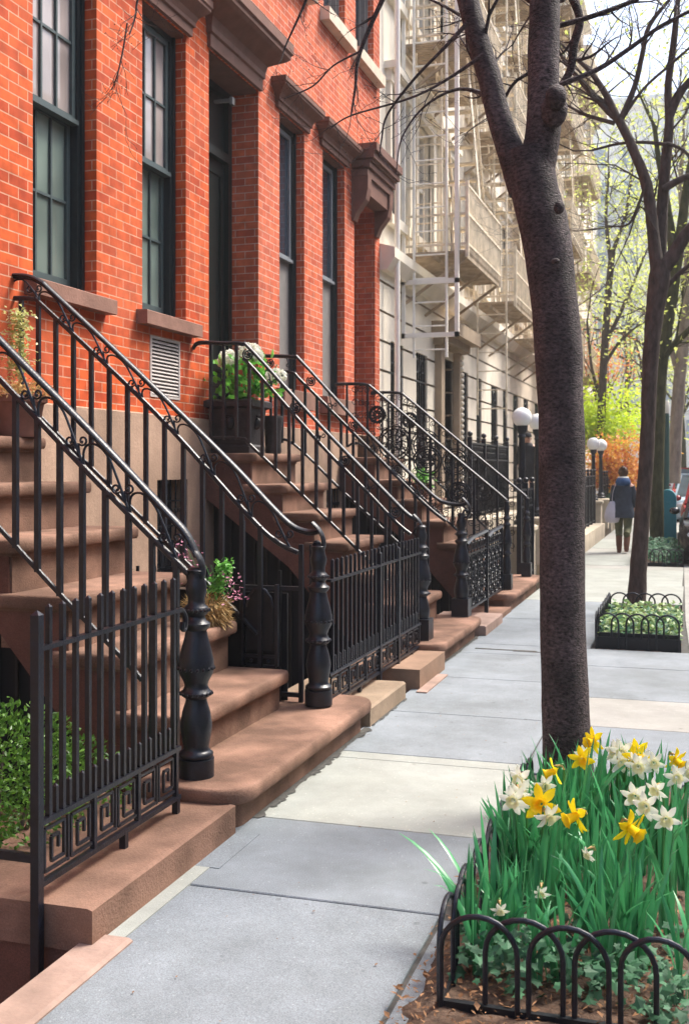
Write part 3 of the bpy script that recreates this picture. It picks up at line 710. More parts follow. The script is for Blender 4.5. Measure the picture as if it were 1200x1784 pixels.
for Y, lab, bx in ((12.62, 'plain pale-topped handrail with a large iron medallion below, near side of the farthest stoop', 0), (14.2, 'outermost plain handrail of the farthest stoop, close to the globe lamps', 0)):
    P = [(-4.15, 2.62), (-3.95, 2.625), (-3.75, 2.607), (-3.62, 2.52), (-2.9, 1.92), (-2.2, 1.345), (-2.06, 1.225)]
    r3 = railing(lab, Y, P, None, [(-4.0, 1.86), (-3.75, 1.84), (-2.9, 1.10), (-2.42, .66)], -2.06, .2, 1.02, [-4.0+.26*k for k in range(7)], 'none', False, .72, True)
    # lacework: curls between the rail and the steps, with a wheel medallion
    T3 = smooth_path(P, 5)
    for cx_, cz_, rr_ in ((-3.40, 1.90, .20), (-3.0, 1.68, .17), (-3.62, 2.24, .10), (-2.62, 1.30, .13)):
        s = MB()
        for q in (1, .82, .45): s.tube([(cx_+rr_*q*math.cos(t*.2618), Y, cz_+rr_*q*math.sin(t*.2618)) for t in range(25)], .010, 6)
        for k in range(10):
            a = k*.6283; s.tube([(cx_+rr_*.12*math.cos(a), Y, cz_+rr_*.12*math.sin(a)), (cx_+rr_*.5*math.cos(a+.25), Y, cz_+rr_*.5*math.sin(a+.25)), (cx_+rr_*.82*math.cos(a), Y, cz_+rr_*.82*math.sin(a))], .009, 5)
        s.build('medallion', iron_d, r3)
    for i in range(24):
        x = -3.9+.075*i; zt = lerp_path(T3, x); zb = lerp_path([(-4.0, 1.86), (-3.75, 1.84), (-2.9, 1.10), (-2.2, .46)], x)
        if zt is None or zb is None: continue
        s = MB()
        s.tube([(x+.02, Y, zb), (x+.02, Y, zt)], .005, 5)
        for k in range(5):
            zc = zb+.07+(zt-zb-.14)*k/4; s.tube(curl(x, zc, Y, .045, 1 if (i+k) % 2 else -1, 1.3, 12, i*1.3), .0055, 5)
        s.build('scroll', iron_d, r3)

# ---------------------------------------------------------------- fence panels, posts and the stones that carry them
def key(mb, X, y0, y1, z0, z1, w=.0105):
    """a Greek key of square bar"""
    def p(u, v): return (X, y0+(y1-y0)*u, z0+(z1-z0)*v)
    for path in ([(0, .05), (0, .95), (.84, .95), (.84, .20), (.30, .20), (.30, .72), (.60, .72), (.60, .42)], [(1., 0), (1., 1)], [(0, .05), (.95, .05)]):
        for a, b in zip(path, path[1:]): mb.bar(p(*a), p(*b), w, w)
def picket_fence(label, X, y0, y1, pick, zt, ztip, zl, zb, zfoot, feet, posts, keys=6, short=True, pw=.018, m=iron):
    root = empty('iron_fence', (X, (y0+y1)/2, zfoot), label, 'fence')
    for z, w, h in ((zt, .030, .016), (zl, .026, .018), (zb, .024, .018)):
        MB().box(X-w/2, X+w/2, y0, y1, z-h/2, z+h/2).build('rail', m, root)
    def spike(y, za, zb_, w, nm):
        b = MB().box(X-w/2, X+w/2, y-w/2, y+w/2, za, zb_)
        c = [(X-w/2, y-w/2, zb_), (X+w/2, y-w/2, zb_), (X+w/2, y+w/2, zb_), (X-w/2, y+w/2, zb_)]
        b.add(c+[(X, y, zb_+w*.6)], [(0, 1, 4), (1, 2, 4), (2, 3, 4), (3, 0, 4)])
        b.build(nm, m, root)
    for y in pick: spike(y, zl, ztip, pw, 'picket')
    if short:
        for a, b in zip(pick, pick[1:]): spike((a+b)/2, zl, zl+.10, pw*.85, 'short_picket')
    n = keys
    for k in range(n):
        a = y0+.03+(y1-y0-.06)*k/n; b = y0+.03+(y1-y0-.06)*(k+1)/n
        s = MB(); key(s, X, a+.012, b-.008, zb+.025, zl-.022); s.build('key_ornament', m, root)
        if k % 2: MB().box(X-.010, X+.010, b-.010, b+.010, zb, zl).build('divider', m, root)
    for y in feet: MB().box(X-.013, X+.013, y-.013, y+.013, zfoot, zb).build('foot', m, root)
    for y, z0, z1, w in posts:
        s = MB().box(X-w/2, X+w/2, y-w/2, y+w/2, z0, z1); c = [(X-w/2, y-w/2, z1), (X+w/2, y-w/2, z1), (X+w/2, y+w/2, z1), (X-w/2, y+w/2, z1)]
        s.add(c+[(X, y, z1+w*.5)], [(0, 1, 4), (1, 2, 4), (2, 3, 4), (3, 0, 4)]); s.build('post', m, root)
    return root
F1 = picket_fence('black picket fence panel with a Greek key band, in front of the boxwood', -2.1, 3.18, 4.24, [3.25+.0853*k for k in range(12)], .990, 1.125, .400, .192, .115, [3.767, 4.215], [(3.18, -.22, 1.105, .032)], 6)
s = MB().tube(smooth_path([(-2.1, 4.24, .99), (-2.095, 4.27, .98), (-2.09, 4.285, .945), (-2.09, 4.275, .905), (-2.09, 4.255, .91), (-2.09, 4.26, .935)], 4), .012, 8); s.build('scroll', iron, F1)
s = MB().box(-3.6, -2.11, 3.172, 3.19, .27, .30); s.build('return_rail', iron, F1)
F2 = picket_fence('long black picket fence with a gate between the first and second stoops', -2.1, 6.26, 8.56, [6.33+.094*k for k in range(24)], .915, 1.035, .345, .165, .12, [6.9, 8.3], [(7.37, -.05, 1.0, .034), (7.87, .06, 1.0, .034)], 12)
# iron plate and posts beside the far newel
g = empty('iron_plate', (-2.48, 6.12, .43), 'black arched iron plate standing at the end of the second step', 'panel')
arch = [(-2.575, .50), (-2.40, .50), (-2.40, .76), (-2.415, .82), (-2.45, .865), (-2.488, .878), (-2.525, .865), (-2.56, .82), (-2.575, .76)]
MB().prism(arch, 6.105, 6.115).build('plate', iron_d, g)
MB().tube([(x, 6.105, z) for x, z in arch[2:]], .007, 6).build('edging', iron, g)
MB().box(-2.60, -2.585, 6.09, 6.12, .41, 1.28).box(-2.385, -2.365, 6.09, 6.12, .41, .90).build('post', iron, g)
MB().box(-2.585, -2.38, 6.10, 6.115, .455, .475).box(-2.585, -2.38, 6.10, 6.115, .40, .415).build('rail', iron, g)
for k in range(3): MB().ball((-2.54+k*.055, 6.10, .437), .012, 8, 6).build('rivet', iron, g)
g = empty('iron_gate', (-2.4, 6.22, .18), 'black iron side gate behind the far newel post of the nearest stoop', 'gate')
for x in (-2.243, -2.175): MB().box(x-.013, x+.013, 6.155, 6.18, .18, 1.14).build('post', iron, g)
for k in range(12): MB().box(-3.7+.12*k-.008, -3.7+.12*k+.008, 6.16, 6.176, -.6, .98).build('bar', iron_d, g)
MB().box(-3.85, -2.25, 6.155, 6.18, .86, .885).box(-3.85, -2.25, 6.155, 6.18, .22, .245).build('rail', iron, g)
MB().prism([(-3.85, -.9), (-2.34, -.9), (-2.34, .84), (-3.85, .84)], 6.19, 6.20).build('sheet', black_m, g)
# ornate cast fence between the second and third stoops
O3 = empty('cast_iron_fence', (-2.1, 11.4, .1), 'ornate black cast iron fence with curved top rails beyond the second stoop', 'fence')
for (a, b) in ((10.40, 11.50), (11.58, 12.45)):
    s = MB(); s.tube(smooth_path([(-2.1, a, .86), (-2.1, a+.3*(b-a), .90), (-2.1, a+.7*(b-a), .915), (-2.1, b, .93)], 4), 0, 8, flat=(.035, .016)); s.build('top_rail', iron, O3)
    MB().box(-2.115, -2.085, a, b, .20, .22).box(-2.112, -2.088, a, b, .74, .755).build('rail', iron, O3)
    n = 7
    for k in range(n):
        y = a+(b-a)*(k+.5)/n; s = MB()
        for j in range(5):
            zc = .27+.105*j; s.tube([(-2.1, y+r_*math.cos(q), zc+r_*math.sin(q)) for r_, q in [(.05*(1-.6*t/12), (1 if (j+k) % 2 else -1)*t*.6+1.57*j) for t in range(13)]], .0065, 5)
        s.tube([(-2.1, y+.04*math.cos(t*.5236), .82+.04*math.sin(t*.5236)) for t in range(13)], .007, 5); s.bar((-2.1, y+.07, .22), (-2.1, y+.07, .87), .012)
        s.build('scroll_panel', iron, O3)
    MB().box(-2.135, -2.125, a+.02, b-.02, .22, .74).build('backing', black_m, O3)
for y in (10.36, 11.54, 12.48): MB().box(-2.12, -2.08, y-.02, y+.02, .02, .95).build('post', iron, O3)
# stones
tag(MB().rings([[(-1.905, y, -.02), (-1.905, y, .122), (-1.925, y, .128), (-2.60, y, .122), (-2.60, y, -.02)] for y in (3.205, 4.40)], smooth=False).build('kerb_stone', brown), 'reddish brown kerb stone under the nearest picket panel', 'kerb stone')
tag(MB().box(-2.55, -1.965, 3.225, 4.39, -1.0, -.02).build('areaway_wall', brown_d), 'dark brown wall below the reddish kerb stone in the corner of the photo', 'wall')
tag(MB().rings([[(-1.80, y, -.3), (-1.80, y, .004), (-1.815, y, .012), (-1.955, y, .010), (-1.955, y, -.9)] for y in (-3, 3.29)], smooth=False).build('coping_stone', pink_m), 'pale pink coping stone along the pavement edge in the near left corner', 'coping')
struct(MB().box(-1.955, -1.84, 3.30, 3.99, -.02, .003), 'concrete_patch', slab_c)
struct(MB().box(-1.955, -1.80, 3.992, 4.42, -.02, .0025), 'pavement_strip', slab_g)
tag(MB().rings([[(-1.90, y, -.02), (-1.90, y, .105), (-1.915, y, .117), (-2.60, y, .110), (-2.60, y, -.02)] for y in (6.47, 7.34)], smooth=False).build('kerb_stone', base_b), 'beige kerb stone under the long picket fence', 'kerb stone')
tag(MB().box(-2.55, -1.88, 7.67, 8.50, -.9, .14).build('kerb_stone', mat('tan_stone_block', (.29, .18, .12), .85, .12, 6, .2, 50, grime=(2, .75))), 'square brown kerb block just before the second stoop', 'kerb stone')
tag(MB().box(-1.878, -1.80, 7.55, 8.25, -.02, .008).build('coping_stone', pink_m), 'short pink stone strip at the foot of the square brown block', 'coping')
tag(MB().rings([[(-1.88, y, -.02), (-1.88, y, .085), (-1.9, y, .093), (-2.5, y, .09), (-2.5, y, -.02)] for y in (10.30, 11.25)], smooth=False).build('kerb_stone', pink_m), 'low pinkish kerb stone under the ornate cast iron fence', 'kerb stone')
tag(MB().box(-2.5, -1.93, 11.45, 12.14, -.5, .05).build('kerb_stone', brown), 'low brown kerb stone before the farthest stoop', 'kerb stone')
# back walls of the sunken areaways
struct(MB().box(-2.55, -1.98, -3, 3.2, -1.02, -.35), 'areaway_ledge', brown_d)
# branch skeletons: (x, y, z, radius) points in metres
T1_TRUNK=[[(-0.547,5.2,-0.084,0.1725),(-0.552,5.2,0.023,0.1321),(-0.557,5.2,0.131,0.1186),(-0.565,5.2,0.292,0.1146),(-0.576,5.2,0.561,0.1093),(-0.587,5.2,1.1,0.1053),(-0.589,5.2,1.641,0.1081),(-0.595,5.2,1.911,0.1067),(-0.608,5.2,2.181,0.1109),(-0.632,5.2,2.453,0.1083),(-0.67,5.2,2.726,0.114),(-0.705,5.2,2.865,0.1115),(-0.732,5.2,3.003,0.1117),(-0.74,5.2,3.107,0.1036)]]
T1_LIMB=[[(-0.759,5.2,2.923,0.0819),(-0.819,5.2,3.079,0.0657),(-0.877,5.2,3.248,0.0577),(-0.938,5.2,3.489,0.0551),(-0.999,5.2,3.717,0.0526),(-1.061,5.2,3.947,0.0514),(-1.163,5.2,4.323,0.0503),(-1.249,5.2,4.73,0.0421)],[(-0.718,5.2,2.975,0.0898),(-0.683,5.2,3.148,0.0842),(-0.672,5.2,3.27,0.0814),(-0.675,5.2,3.406,0.0733),(-0.675,5.2,3.541,0.0733),(-0.67,5.2,3.704,0.0719),(-0.664,5.2,3.893,0.0706),(-0.637,5.2,4.241,0.0704),(-0.651,5.2,4.677,0.0596)]]
T1_TWIGS=[[(-0.978,4.9,3.625,0.0118),(-1.093,4.9,3.519,0.0079),(-1.231,4.9,3.394,0.0066),(-1.355,4.9,3.247,0.0053),(-1.383,4.9,3.14,0.004),(-1.394,4.9,3.055,0.0033)],[(-0.919,4.98,3.504,0.0106),(-1.097,4.98,3.404,0.0067),(-1.273,4.98,3.337,0.0054),(-1.556,4.98,3.286,0.0041),(-1.666,4.98,3.231,0.0028)],[(-1.328,5.06,4.006,0.0192),(-1.425,5.06,3.854,0.0124),(-1.541,5.06,3.604,0.0097),(-1.561,5.06,3.448,0.007),(-1.584,5.06,3.308,0.0042)],[(-1.565,5.14,3.65,0.0057),(-1.702,5.14,3.595,0.0043),(-1.808,5.14,3.506,0.0043),(-1.961,5.14,3.459,0.0029)],[(-1.836,5.22,4.089,0.0116),(-1.879,5.22,3.961,0.0073),(-1.982,5.22,3.76,0.0044),(-2.01,5.22,3.675,0.0029)],[(-2.819,5.3,4.258,0.0093),(-2.871,5.3,4.14,0.0062),(-2.885,5.3,4.049,0.0047),(-2.92,5.3,3.959,0.0039)],[(-2.978,5.38,4.06,0.0048),(-3.003,5.38,3.92,0.0048),(-3.039,5.38,3.781,0.004),(-3.075,5.38,3.699,0.0032)],[(-0.624,5.46,3.495,0.0142),(-0.447,5.46,3.549,0.0126),(-0.297,5.46,3.633,0.0111),(-0.15,5.46,3.724,0.0097),(0.008,5.46,3.789,0.0082)],[(-0.645,5.54,3.818,0.0144),(-0.467,5.54,3.848,0.0128),(-0.274,5.54,3.899,0.0113),(-0.072,5.54,3.985,0.0084)],[(-0.617,5.62,4.064,0.0292),(-0.548,5.62,3.881,0.0232),(-0.574,5.62,3.753,0.0233),(-0.594,5.62,3.619,0.0218),(-0.646,5.62,3.542,0.0146)],[(-0.967,5.7,3.603,0.0181),(-1.058,5.7,3.886,0.0136),(-1.212,5.7,4.026,0.0092),(-1.4,5.7,4.143,0.0062)],[(-1.011,5.78,3.574,0.0153),(-1.198,5.78,3.639,0.0093),(-1.388,5.78,3.566,0.0062),(-1.517,5.78,3.406,0.0047),(-1.549,5.78,3.22,0.0031)],[(-0.673,5.86,3.762,0.0122),(-0.901,5.86,3.681,0.0092),(-0.994,5.86,3.536,0.0077),(-1.057,5.86,3.48,0.0047)]]
T2_TRUNK=[[(-0.6,12.5,-0.054,0.1209),(-0.6,12.5,0.105,0.105),(-0.575,12.5,0.551,0.0922),(-0.526,12.5,1.251,0.0826),(-0.483,12.5,1.949,0.0793),(-0.459,12.5,2.646,0.0856),(-0.416,12.5,3.215,0.095),(-0.361,12.5,3.656,0.1138),(-0.343,12.5,3.876,0.1012)]]
T2_LIMB=[[(-0.374,12.5,3.719,0.0791),(-0.428,12.5,4.229,0.0665),(-0.496,12.5,4.741,0.0603),(-0.68,12.5,5.234,0.051),(-0.798,12.5,5.482,0.048)],[(-0.786,12.5,5.455,0.0384),(-1.023,12.5,5.716,0.0289),(-1.372,12.5,6.173,0.0195),(-1.532,12.5,6.517,0.013)],[(-0.798,12.5,5.469,0.048),(-0.929,12.5,5.77,0.0385),(-1.099,12.5,6.046,0.029),(-1.276,12.5,6.227,0.0194)],[(-0.835,12.5,5.44,0.0256),(-1.149,12.5,5.567,0.0194),(-1.372,12.5,5.706,0.013)],[(-0.773,12.5,5.466,0.0383),(-0.619,12.5,5.833,0.0318),(-0.539,12.5,6.174,0.0286),(-0.465,12.5,6.483,0.0254),(-0.252,12.5,6.74,0.0189)],[(-0.773,12.5,5.454,0.0224),(-0.526,12.5,5.792,0.0159),(-0.222,12.5,6.043,0.0158),(0.048,12.5,6.263,0.0125)],[(-0.355,12.5,3.731,0.0854),(-0.21,12.5,3.931,0.0788),(-0.072,12.5,4.155,0.0691),(0.137,12.5,4.379,0.0624)],[(-0.355,12.7,3.816,0.0707),(-0.336,12.7,4.457,0.0642),(-0.299,12.7,4.968,0.0609),(-0.256,12.7,5.445,0.0513),(-0.269,12.7,5.863,0.0417),(-0.213,12.7,6.305,0.0384),(-0.164,12.7,6.811,0.0288)],[(-0.256,12.7,5.541,0.0577),(-0.134,12.7,5.785,0.0447),(0.079,12.7,6.016,0.0318)],[(-0.279,12.6,5.182,0.0223),(-0.5,12.6,5.227,0.0192),(-0.779,12.6,5.24,0.0161),(-1.095,12.6,5.19,0.013)],[(-0.285,12.6,5.195,0.0223),(-0.103,12.6,5.102,0.019),(0.108,12.6,4.844,0.0158)],[(-0.492,12.4,4.716,0.0189),(-0.583,12.4,4.471,0.0158),(-0.675,12.4,4.288,0.0126),(-0.841,12.4,4.268,0.0095)],[(-0.401,12.4,4.207,0.0126),(-0.553,12.4,4.469,0.0095),(-0.675,12.4,4.162,0.0095)],[(-0.315,12.6,4.688,0.0446),(-0.103,12.6,4.798,0.038),(0.138,12.6,4.842,0.0315)],[(-0.285,12.6,3.604,0.0318),(-0.103,12.6,3.785,0.0253),(0.138,12.6,3.961,0.022)]]
T3_TRUNK=[[(-0.679,22,-0.037,0.1671),(-0.679,22,0.208,0.1392),(-0.668,22,1.767,0.1281),(-0.604,22,3.436,0.1224),(-0.476,22,4.432,0.1166),(-0.338,22,5.313,0.1108),(-0.221,22,6.192,0.0996)]]
T3_LIMB=[[(-0.604,22,3.547,0.0779),(-0.444,22,3.876,0.0666),(0.084,22,4.409,0.0551)],[(-0.338,22,5.313,0.0998),(-0.444,22,6.429,0.0777),(-0.604,22,7.33,0.0556),(-0.711,22,8.23,0.039)],[(-0.221,22,6.192,0.0996),(-0.074,22,7.286,0.0773),(0.189,22,8.365,0.055)]]
T4_TRUNK=[[(-0.504,30,1.192,0.1815),(-0.446,30,2.431,0.1662),(-0.345,30,3.94,0.1585),(-0.172,30,5.744,0.1507),(-0.1,30,7.246,0.128)]]
T4_LIMB=[[(-0.345,30,3.94,0.083),(-0.606,30,5.006,0.0681),(-0.678,30,6.372,0.053)],[(-0.1,30,7.246,0.0903),(-0.316,30,8.768,0.0679),(-0.244,30,10.271,0.0452)],[(-0.172,30,5.442,0.0753),(0.257,30,6.325,0.06)]]
T5_TRUNK=[[(-2.838,36,0.952,0.148),(-2.838,36,2.618,0.1388),(-2.765,36,4.651,0.1294),(-2.693,36,5.943,0.1201),(-2.585,36,7.416,0.1108),(-2.477,36,8.517,0.1014)]]
T5_LIMB=[[(-2.711,36,5.574,0.0739),(-2.316,36,6.389,0.0645),(-1.87,36,7.38,0.0459),(-1.516,36,8.276,0.0366)],[(-2.513,36,8.15,0.0738),(-2.675,36,9.638,0.0554),(-2.585,36,11.108,0.0369)],[(-2.477,36,8.517,0.0738),(-2.048,36,9.778,0.0459),(-1.87,36,11.233,0.0367)],[(-2.765,36,4.836,0.0647),(-2.316,36,5.56,0.046),(-1.87,36,6.004,0.0367)],[(-2.82,36,3.728,0.0648),(-3.128,36,4.846,0.0464),(-3.273,36,6.336,0.0371)]]
# ---------------------------------------------------------------- cream buildings with fire escapes
def cream(y0, y1, label, m, wins, ops_g, ht, course=.42):
    root = empty('cream_building', (FX, (y0+y1)/2, 0), label, 'building')
    mb = MB(); z = .9
    while z < 4.3:
        facade(mb, y0, y1, z, min(z+course-.035, 4.39), ops_g, .20); z += course
    facade(mb, y0, y1, -1, .86, [], .1, FX+.03)
    mb.build('rusticated_base', m, root)
    mb = MB(); facade(mb, y0, y1, .8, 4.4, ops_g, .18, FX-.03); mb.build('joint_wall', cream_d, root)
    mb = MB(); facade(mb, y0, y1, 4.39, ht, wins, .22); mb.build('wall', m, root)
    s = MB(); s.prism([(FX-.05, 4.39), (FX+.10, 4.39), (FX+.16, 4.47), (FX+.22, 4.56), (FX+.22, 4.70), (FX, 4.76)], y0, y1); s.build('belt_course', m, root)
    s = MB()
    for o, za, h in ((.15, ht-.9, .2), (.35, ht-.7, .25), (.7, ht-.45, .45)): s.box(FX-.02, FX+o, y0, y1, za, za+h)
    s.build('cornice', m, root)
    box_of('rear_block', black_m, root, FX-9, FX-.30, y0+.01, y1-.01, -1, ht-.02)
    for o in ops_g:
        a, b, c, d = o[:4]
        if len(o) > 5: continue
        w = MB().box(FX-.20, FX-.17, a, b, c, d).build('window', glass_dk, root)
        g = MB()
        for k in range(5): y = a+(b-a)*(k+.5)/5; g.box(FX-.05, FX-.03, y-.012, y+.012, c, d)
        for zz in (c+.3, (c+d)/2, d-.45): g.box(FX-.048, FX-.032, a, b, zz-.012, zz+.012)
        for q in (.28, .72):
            g.tube([(FX-.04, a+(b-a)*q+.11*math.cos(t*.5236), d-.2+.11*math.sin(t*.5236)) for t in range(13)], .014, 5)
        g.build('window_grille', iron_d, w)
    for a, b, c, d in wins:
        w = MB().box(FX-.20, FX-.17, a, b, c, d).build('window', glass_dk, root)
        f = MB()
        for p, q in ((a, a+.06), (b-.06, b)): f.box(FX-.17, FX-.10, p, q, c, d)
        f.box(FX-.17, FX-.10, a+.06, b-.06, (c+d)/2-.03, (c+d)/2+.03); f.box(FX-.17, FX-.10, a+.06, b-.06, d-.06, d); f.box(FX-.17, FX-.10, a+.06, b-.06, c, c+.06)
        f.build('sash', white_m, w)
        s = MB(); s.box(FX-.05, FX+.10, a-.12, b+.12, c-.14, c); s.build('sill', m, root)
        s = MB(); s.box(FX-.02, FX+.07, a-.10, a, c, d); s.box(FX-.02, FX+.07, b, b+.10, c, d); s.box(FX-.02, FX+.09, a-.14, b+.14, d, d+.16); s.box(FX-.02, FX+.17, a-.2, b+.2, d+.16, d+.26); s.build('window_surround', m, root)
    return root
def rows_of(ys, zs, w=1.05, h=1.9): return [(y, y+w, z, z+h) for z in zs for y in ys]
ZS = [5.25, 8.5, 11.7, 14.8]
c1 = cream(14.77, 20.35, 'cream stone building with rusticated base and tall barred windows right beside the brick houses', cream_m, rows_of([15.2, 16.8, 18.5], ZS),
      [(15.35, 16.07, 1.0, 3.45), (16.9, 17.65, 1.0, 3.45), (18.45, 19.7, .95, 3.55, .3, 1)], 18)
d = MB().box(FX-.3, FX-.26, 18.5, 19.65, .95, 3.5); d.build('door', cream_d, c1)
d = MB(); d.box(FX-.02, FX+.12, 18.2, 18.45, .9, 3.7); d.box(FX-.02, FX+.12, 19.7, 19.95, .9, 3.7); d.box(FX-.02, FX+.18, 18.1, 20.05, 3.7, 3.85); d.box(FX-.02, FX+.42, 17.95, 20.2, 3.85, 4.08); d.box(FX-.02, FX+.26, 18.15, 20.0, 3.72, 3.86)
d.build('door_surround', cream_d, c1)
d = MB()
for k in range(26): d.ball((FX+.135, 19.83, 1.0+.105*k), .045, 8, 5)
d.build('rope_moulding', cream_m, c1)
d = MB().tube([(FX+.18, 15.05, .5), (FX+.18, 15.05, 17)], .04, 10); d.build('downpipe', white_m, c1)
cream(20.35, 26.2, 'second cream building from the brick houses, with three barred ground floor windows', mat('cream_stone_pale', (.84, .76, .64), .85, .1, 2.5, .1, 30, grime=(.6, .85)), rows_of([20.9, 22.6, 24.4], ZS),
      [(20.43, 21.09, 1.0, 3.45), (21.95, 22.5, 1.0, 3.45), (23.64, 24.45, 1.0, 3.4), (25.2, 25.8, 1.0, 3.4)], 17.6)
cream(26.2, 33.0, 'third building of the pale row, tan stone front behind the globe lamps', mat('tan_front', (.70, .59, .47), .85, .1, 2.5, .1, 30, grime=(.6, .8)), rows_of([26.8, 28.6, 30.6], ZS),
      [(26.7, 27.5, 1.0, 3.4), (28.4, 29.2, 1.0, 3.4), (30.5, 31.4, 1.0, 3.4)], 17.2)
cream(33.0, 40.5, 'fourth building of the pale row, whitish front seen just left of the big trunk', mat('whitish_front', (.85, .80, .72), .85, .08, 2.5, .1, 30), rows_of([33.8, 35.9, 38.1], ZS),
      [(33.8, 34.7, 1.0, 3.4), (36, 37, 1.0, 3.4), (38.2, 39.2, 1.0, 3.4)], 17.8)
cream(40.5, 48.5, 'farthest building of the pale row, seen just right of the big trunk', mat('pinkish_front', (.78, .69, .60), .85, .08, 2.5, .1, 30), rows_of([41.3, 43.6, 46], ZS),
      [(41.5, 42.5, 1.0, 3.4), (44, 45, 1.0, 3.4)], 17.0)

def fire_escape(label, y0, y1, zs, xo=-3.2, ladder=True, m=cream_p, solid=False):
    root = empty('fire_escape', (FX, (y0+y1)/2, zs[0]), label, 'fire escape')
    for i, z in enumerate(zs):
        p = MB(); n = int((y1-y0)/.085)
        for k in range(n+1):
            y = y0+(y1-y0)*k/n; p.box(FX+.02, xo, y-.014, y+.014, z-.04, z)
        for x in (FX+.05, (FX+xo)/2, xo-.03): p.box(x-.02, x+.02, y0, y1, z-.10, z-.04)
        for y in (y0+.1, (y0+y1)/2, y1-.1): p.bar((FX+.01, y, z-.75), (xo-.05, y, z-.10), .04)
        p.build('platform', MATS['slat_paint'], root)
        g = MB()
        for za in (z+.98, z+.55, z+.10):
            g.box(xo-.016, xo+.016, y0, y1, za-.016, za+.016)
            for y in (y0, y1): g.box(FX+.02, xo-.016, y-.016, y+.016, za-.016, za+.016)
        for k in range(int((y1-y0)/.085)+1):
            y = y0+k*.085; g.box(xo-.008, xo+.008, y-.008, y+.008, z, z+.98)
        for k in range(1, 9):
            x = FX+(xo-FX)*k/9
            for y in (y0, y1): g.box(x-.008, x+.008, y-.008, y+.008, z, z+.98)
        for y in (y0, y1): g.box(xo-.025, xo+.025, y-.025, y+.025, z-.1, z+1.04)
        g.build('guard_rail', m, root)
        if solid and i == 0: MB().box(xo-.03, xo-.018, y0+.03, y1-.03, z+.12, z+.94).build('sheet_panel', white_m, root)
        if i < len(zs)-1:
            s = MB(); za, zb = z, zs[i+1]; ya, yb = y1-.5, y0+.75
            for x in (xo-.65, xo-.15): s.bar((x, ya, za), (x, yb, zb), .02, .14); s.bar((x, ya, za+.8), (x, yb, zb+.8), .03)
            for k in range(1, 13):
                t = k/13; s.box(xo-.65, xo-.15, ya+(yb-ya)*t-.09, ya+(yb-ya)*t+.09, za+(zb-za)*t-.01, za+(zb-za)*t+.01)
            s.build('stair', m, root)
        if i < len(zs)-1:          # straight ladder between two landings, at the nearer end
            s = MB(); za, zb = z, zs[i+1]; yl = y0+.28
            for x in (FX+.15, FX+.55): s.box(x-.014, x+.014, yl-.018, yl+.018, za, zb+.9)
            k = za+.2
            while k < zb+.9: s.box(FX+.15, FX+.55, yl-.010, yl+.010, k-.010, k+.010); k += .3
            s.build('rung_ladder', m, root)
    return root
def ladder(label, xa, xb, y, z0, z1, m=white_m):
    root = empty('drop_ladder', ((xa+xb)/2, y, z0), label, 'ladder')
    for x in (xa, xb): MB().box(x-.016, x+.016, y-.022, y+.022, z0, z1).build('side_rail', m, root)
    z = z0+.12
    while z < z1: MB().tube([(xa, y, z), (xb, y, z)], .013, 6).build('rung', m, root); z += .355
    return root
mat('slat_paint', (.46, .36, .25), .65, .15, 9, grime=(4, .65))
FZ = [4.84, 8.0, 11.2, 14.4]
fire_escape('nearest cream fire escape, with a solid white front panel on its lowest balcony', 16.0, 18.9, FZ, solid=True)
fire_escape('second cream fire escape, its balcony floor slats seen from below beyond the white panelled one', 20.6, 23.4, [4.75]+FZ[1:])
fire_escape('third cream fire escape, high above the pair of globe lamps', 25.4, 28.4, [4.6]+FZ[1:])
fire_escape('fourth cream fire escape, hidden mostly by the big trunk', 30.6, 33.8, [4.6]+FZ[1:])
fire_escape('fifth cream fire escape, showing to the right of the big trunk', 36.5, 40, [4.6]+FZ[1:])
ladder('white drop ladder hanging in front of the nearest fire escape', -4.0, -3.50, 15.95, 3.25, 15.0)
ladder('second white drop ladder hanging below the next fire escape, above the globe lamps', -3.9, -3.35, 20.5, 2.6, 12, cream_p)
s = MB(); s.box(-3.37, -3.31, 15.9, 15.96, 3.55, 16); s.box(-4.18, -3.31, 15.9, 15.96, 3.55, 3.62); s.box(-4.18, -4.13, 15.9, 15.96, 3.55, 16); s.box(-4.18, -3.31, 15.9, 15.96, 4.35, 4.42)
tag(s.build('ladder_guide', white_m), 'tall white steel frame around the nearest drop ladder', 'ladder frame')

# porch railing and low fences before the pale row
def lace_fence(label, X, y0, y1, z0, z1, name='iron_railing', posts=True):
    root = empty(name, (X, (y0+y1)/2, z0), label, 'railing')
    n = max(2, int((y1-y0)/.8)); w = (y1-y0)/n
    for k in range(n):
        a = y0+k*w; s = MB()
        for j in range(int(w/.075)):
            y = a+.04+j*.075; s.box(X-.008, X+.008, y-.008, y+.008, z0, z1-.05)
            if j % 2 == 0: s.tube([(X, y+.034*math.cos(t*.7854), z1-.20+.034*math.sin(t*.7854)) for t in range(9)], .007, 5); s.tube([(X, y+.034*math.cos(t*.7854), z1-.12+.034*math.sin(t*.7854)) for t in range(9)], .006, 5); s.tube([(X, y+.034*math.cos(t*.7854), z0+.25+.034*math.sin(t*.7854)) for t in range(9)], .006, 5)
        for z in (z0+.04, z1-.28, z1-.05): s.box(X-.016, X+.016, a, a+w, z-.014, z+.014)
        s.build('lace_panel', iron_d, root)
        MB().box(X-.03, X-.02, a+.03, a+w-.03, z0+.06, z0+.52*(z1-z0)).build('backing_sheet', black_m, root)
    for k in range(n+1):
        y = y0+k*w; s = MB().box(X-.03, X+.03, y-.03, y+.03, z0-.3, z1+.04); s.ball((X, y, z1+.08), .04, 8, 6); s.build('post', iron, root)
    return root
lace_fence('dark lacework porch railing before the cream building, its panels backed with sheet iron', -3.0, 15.2, 18.4, .9, 2.0)
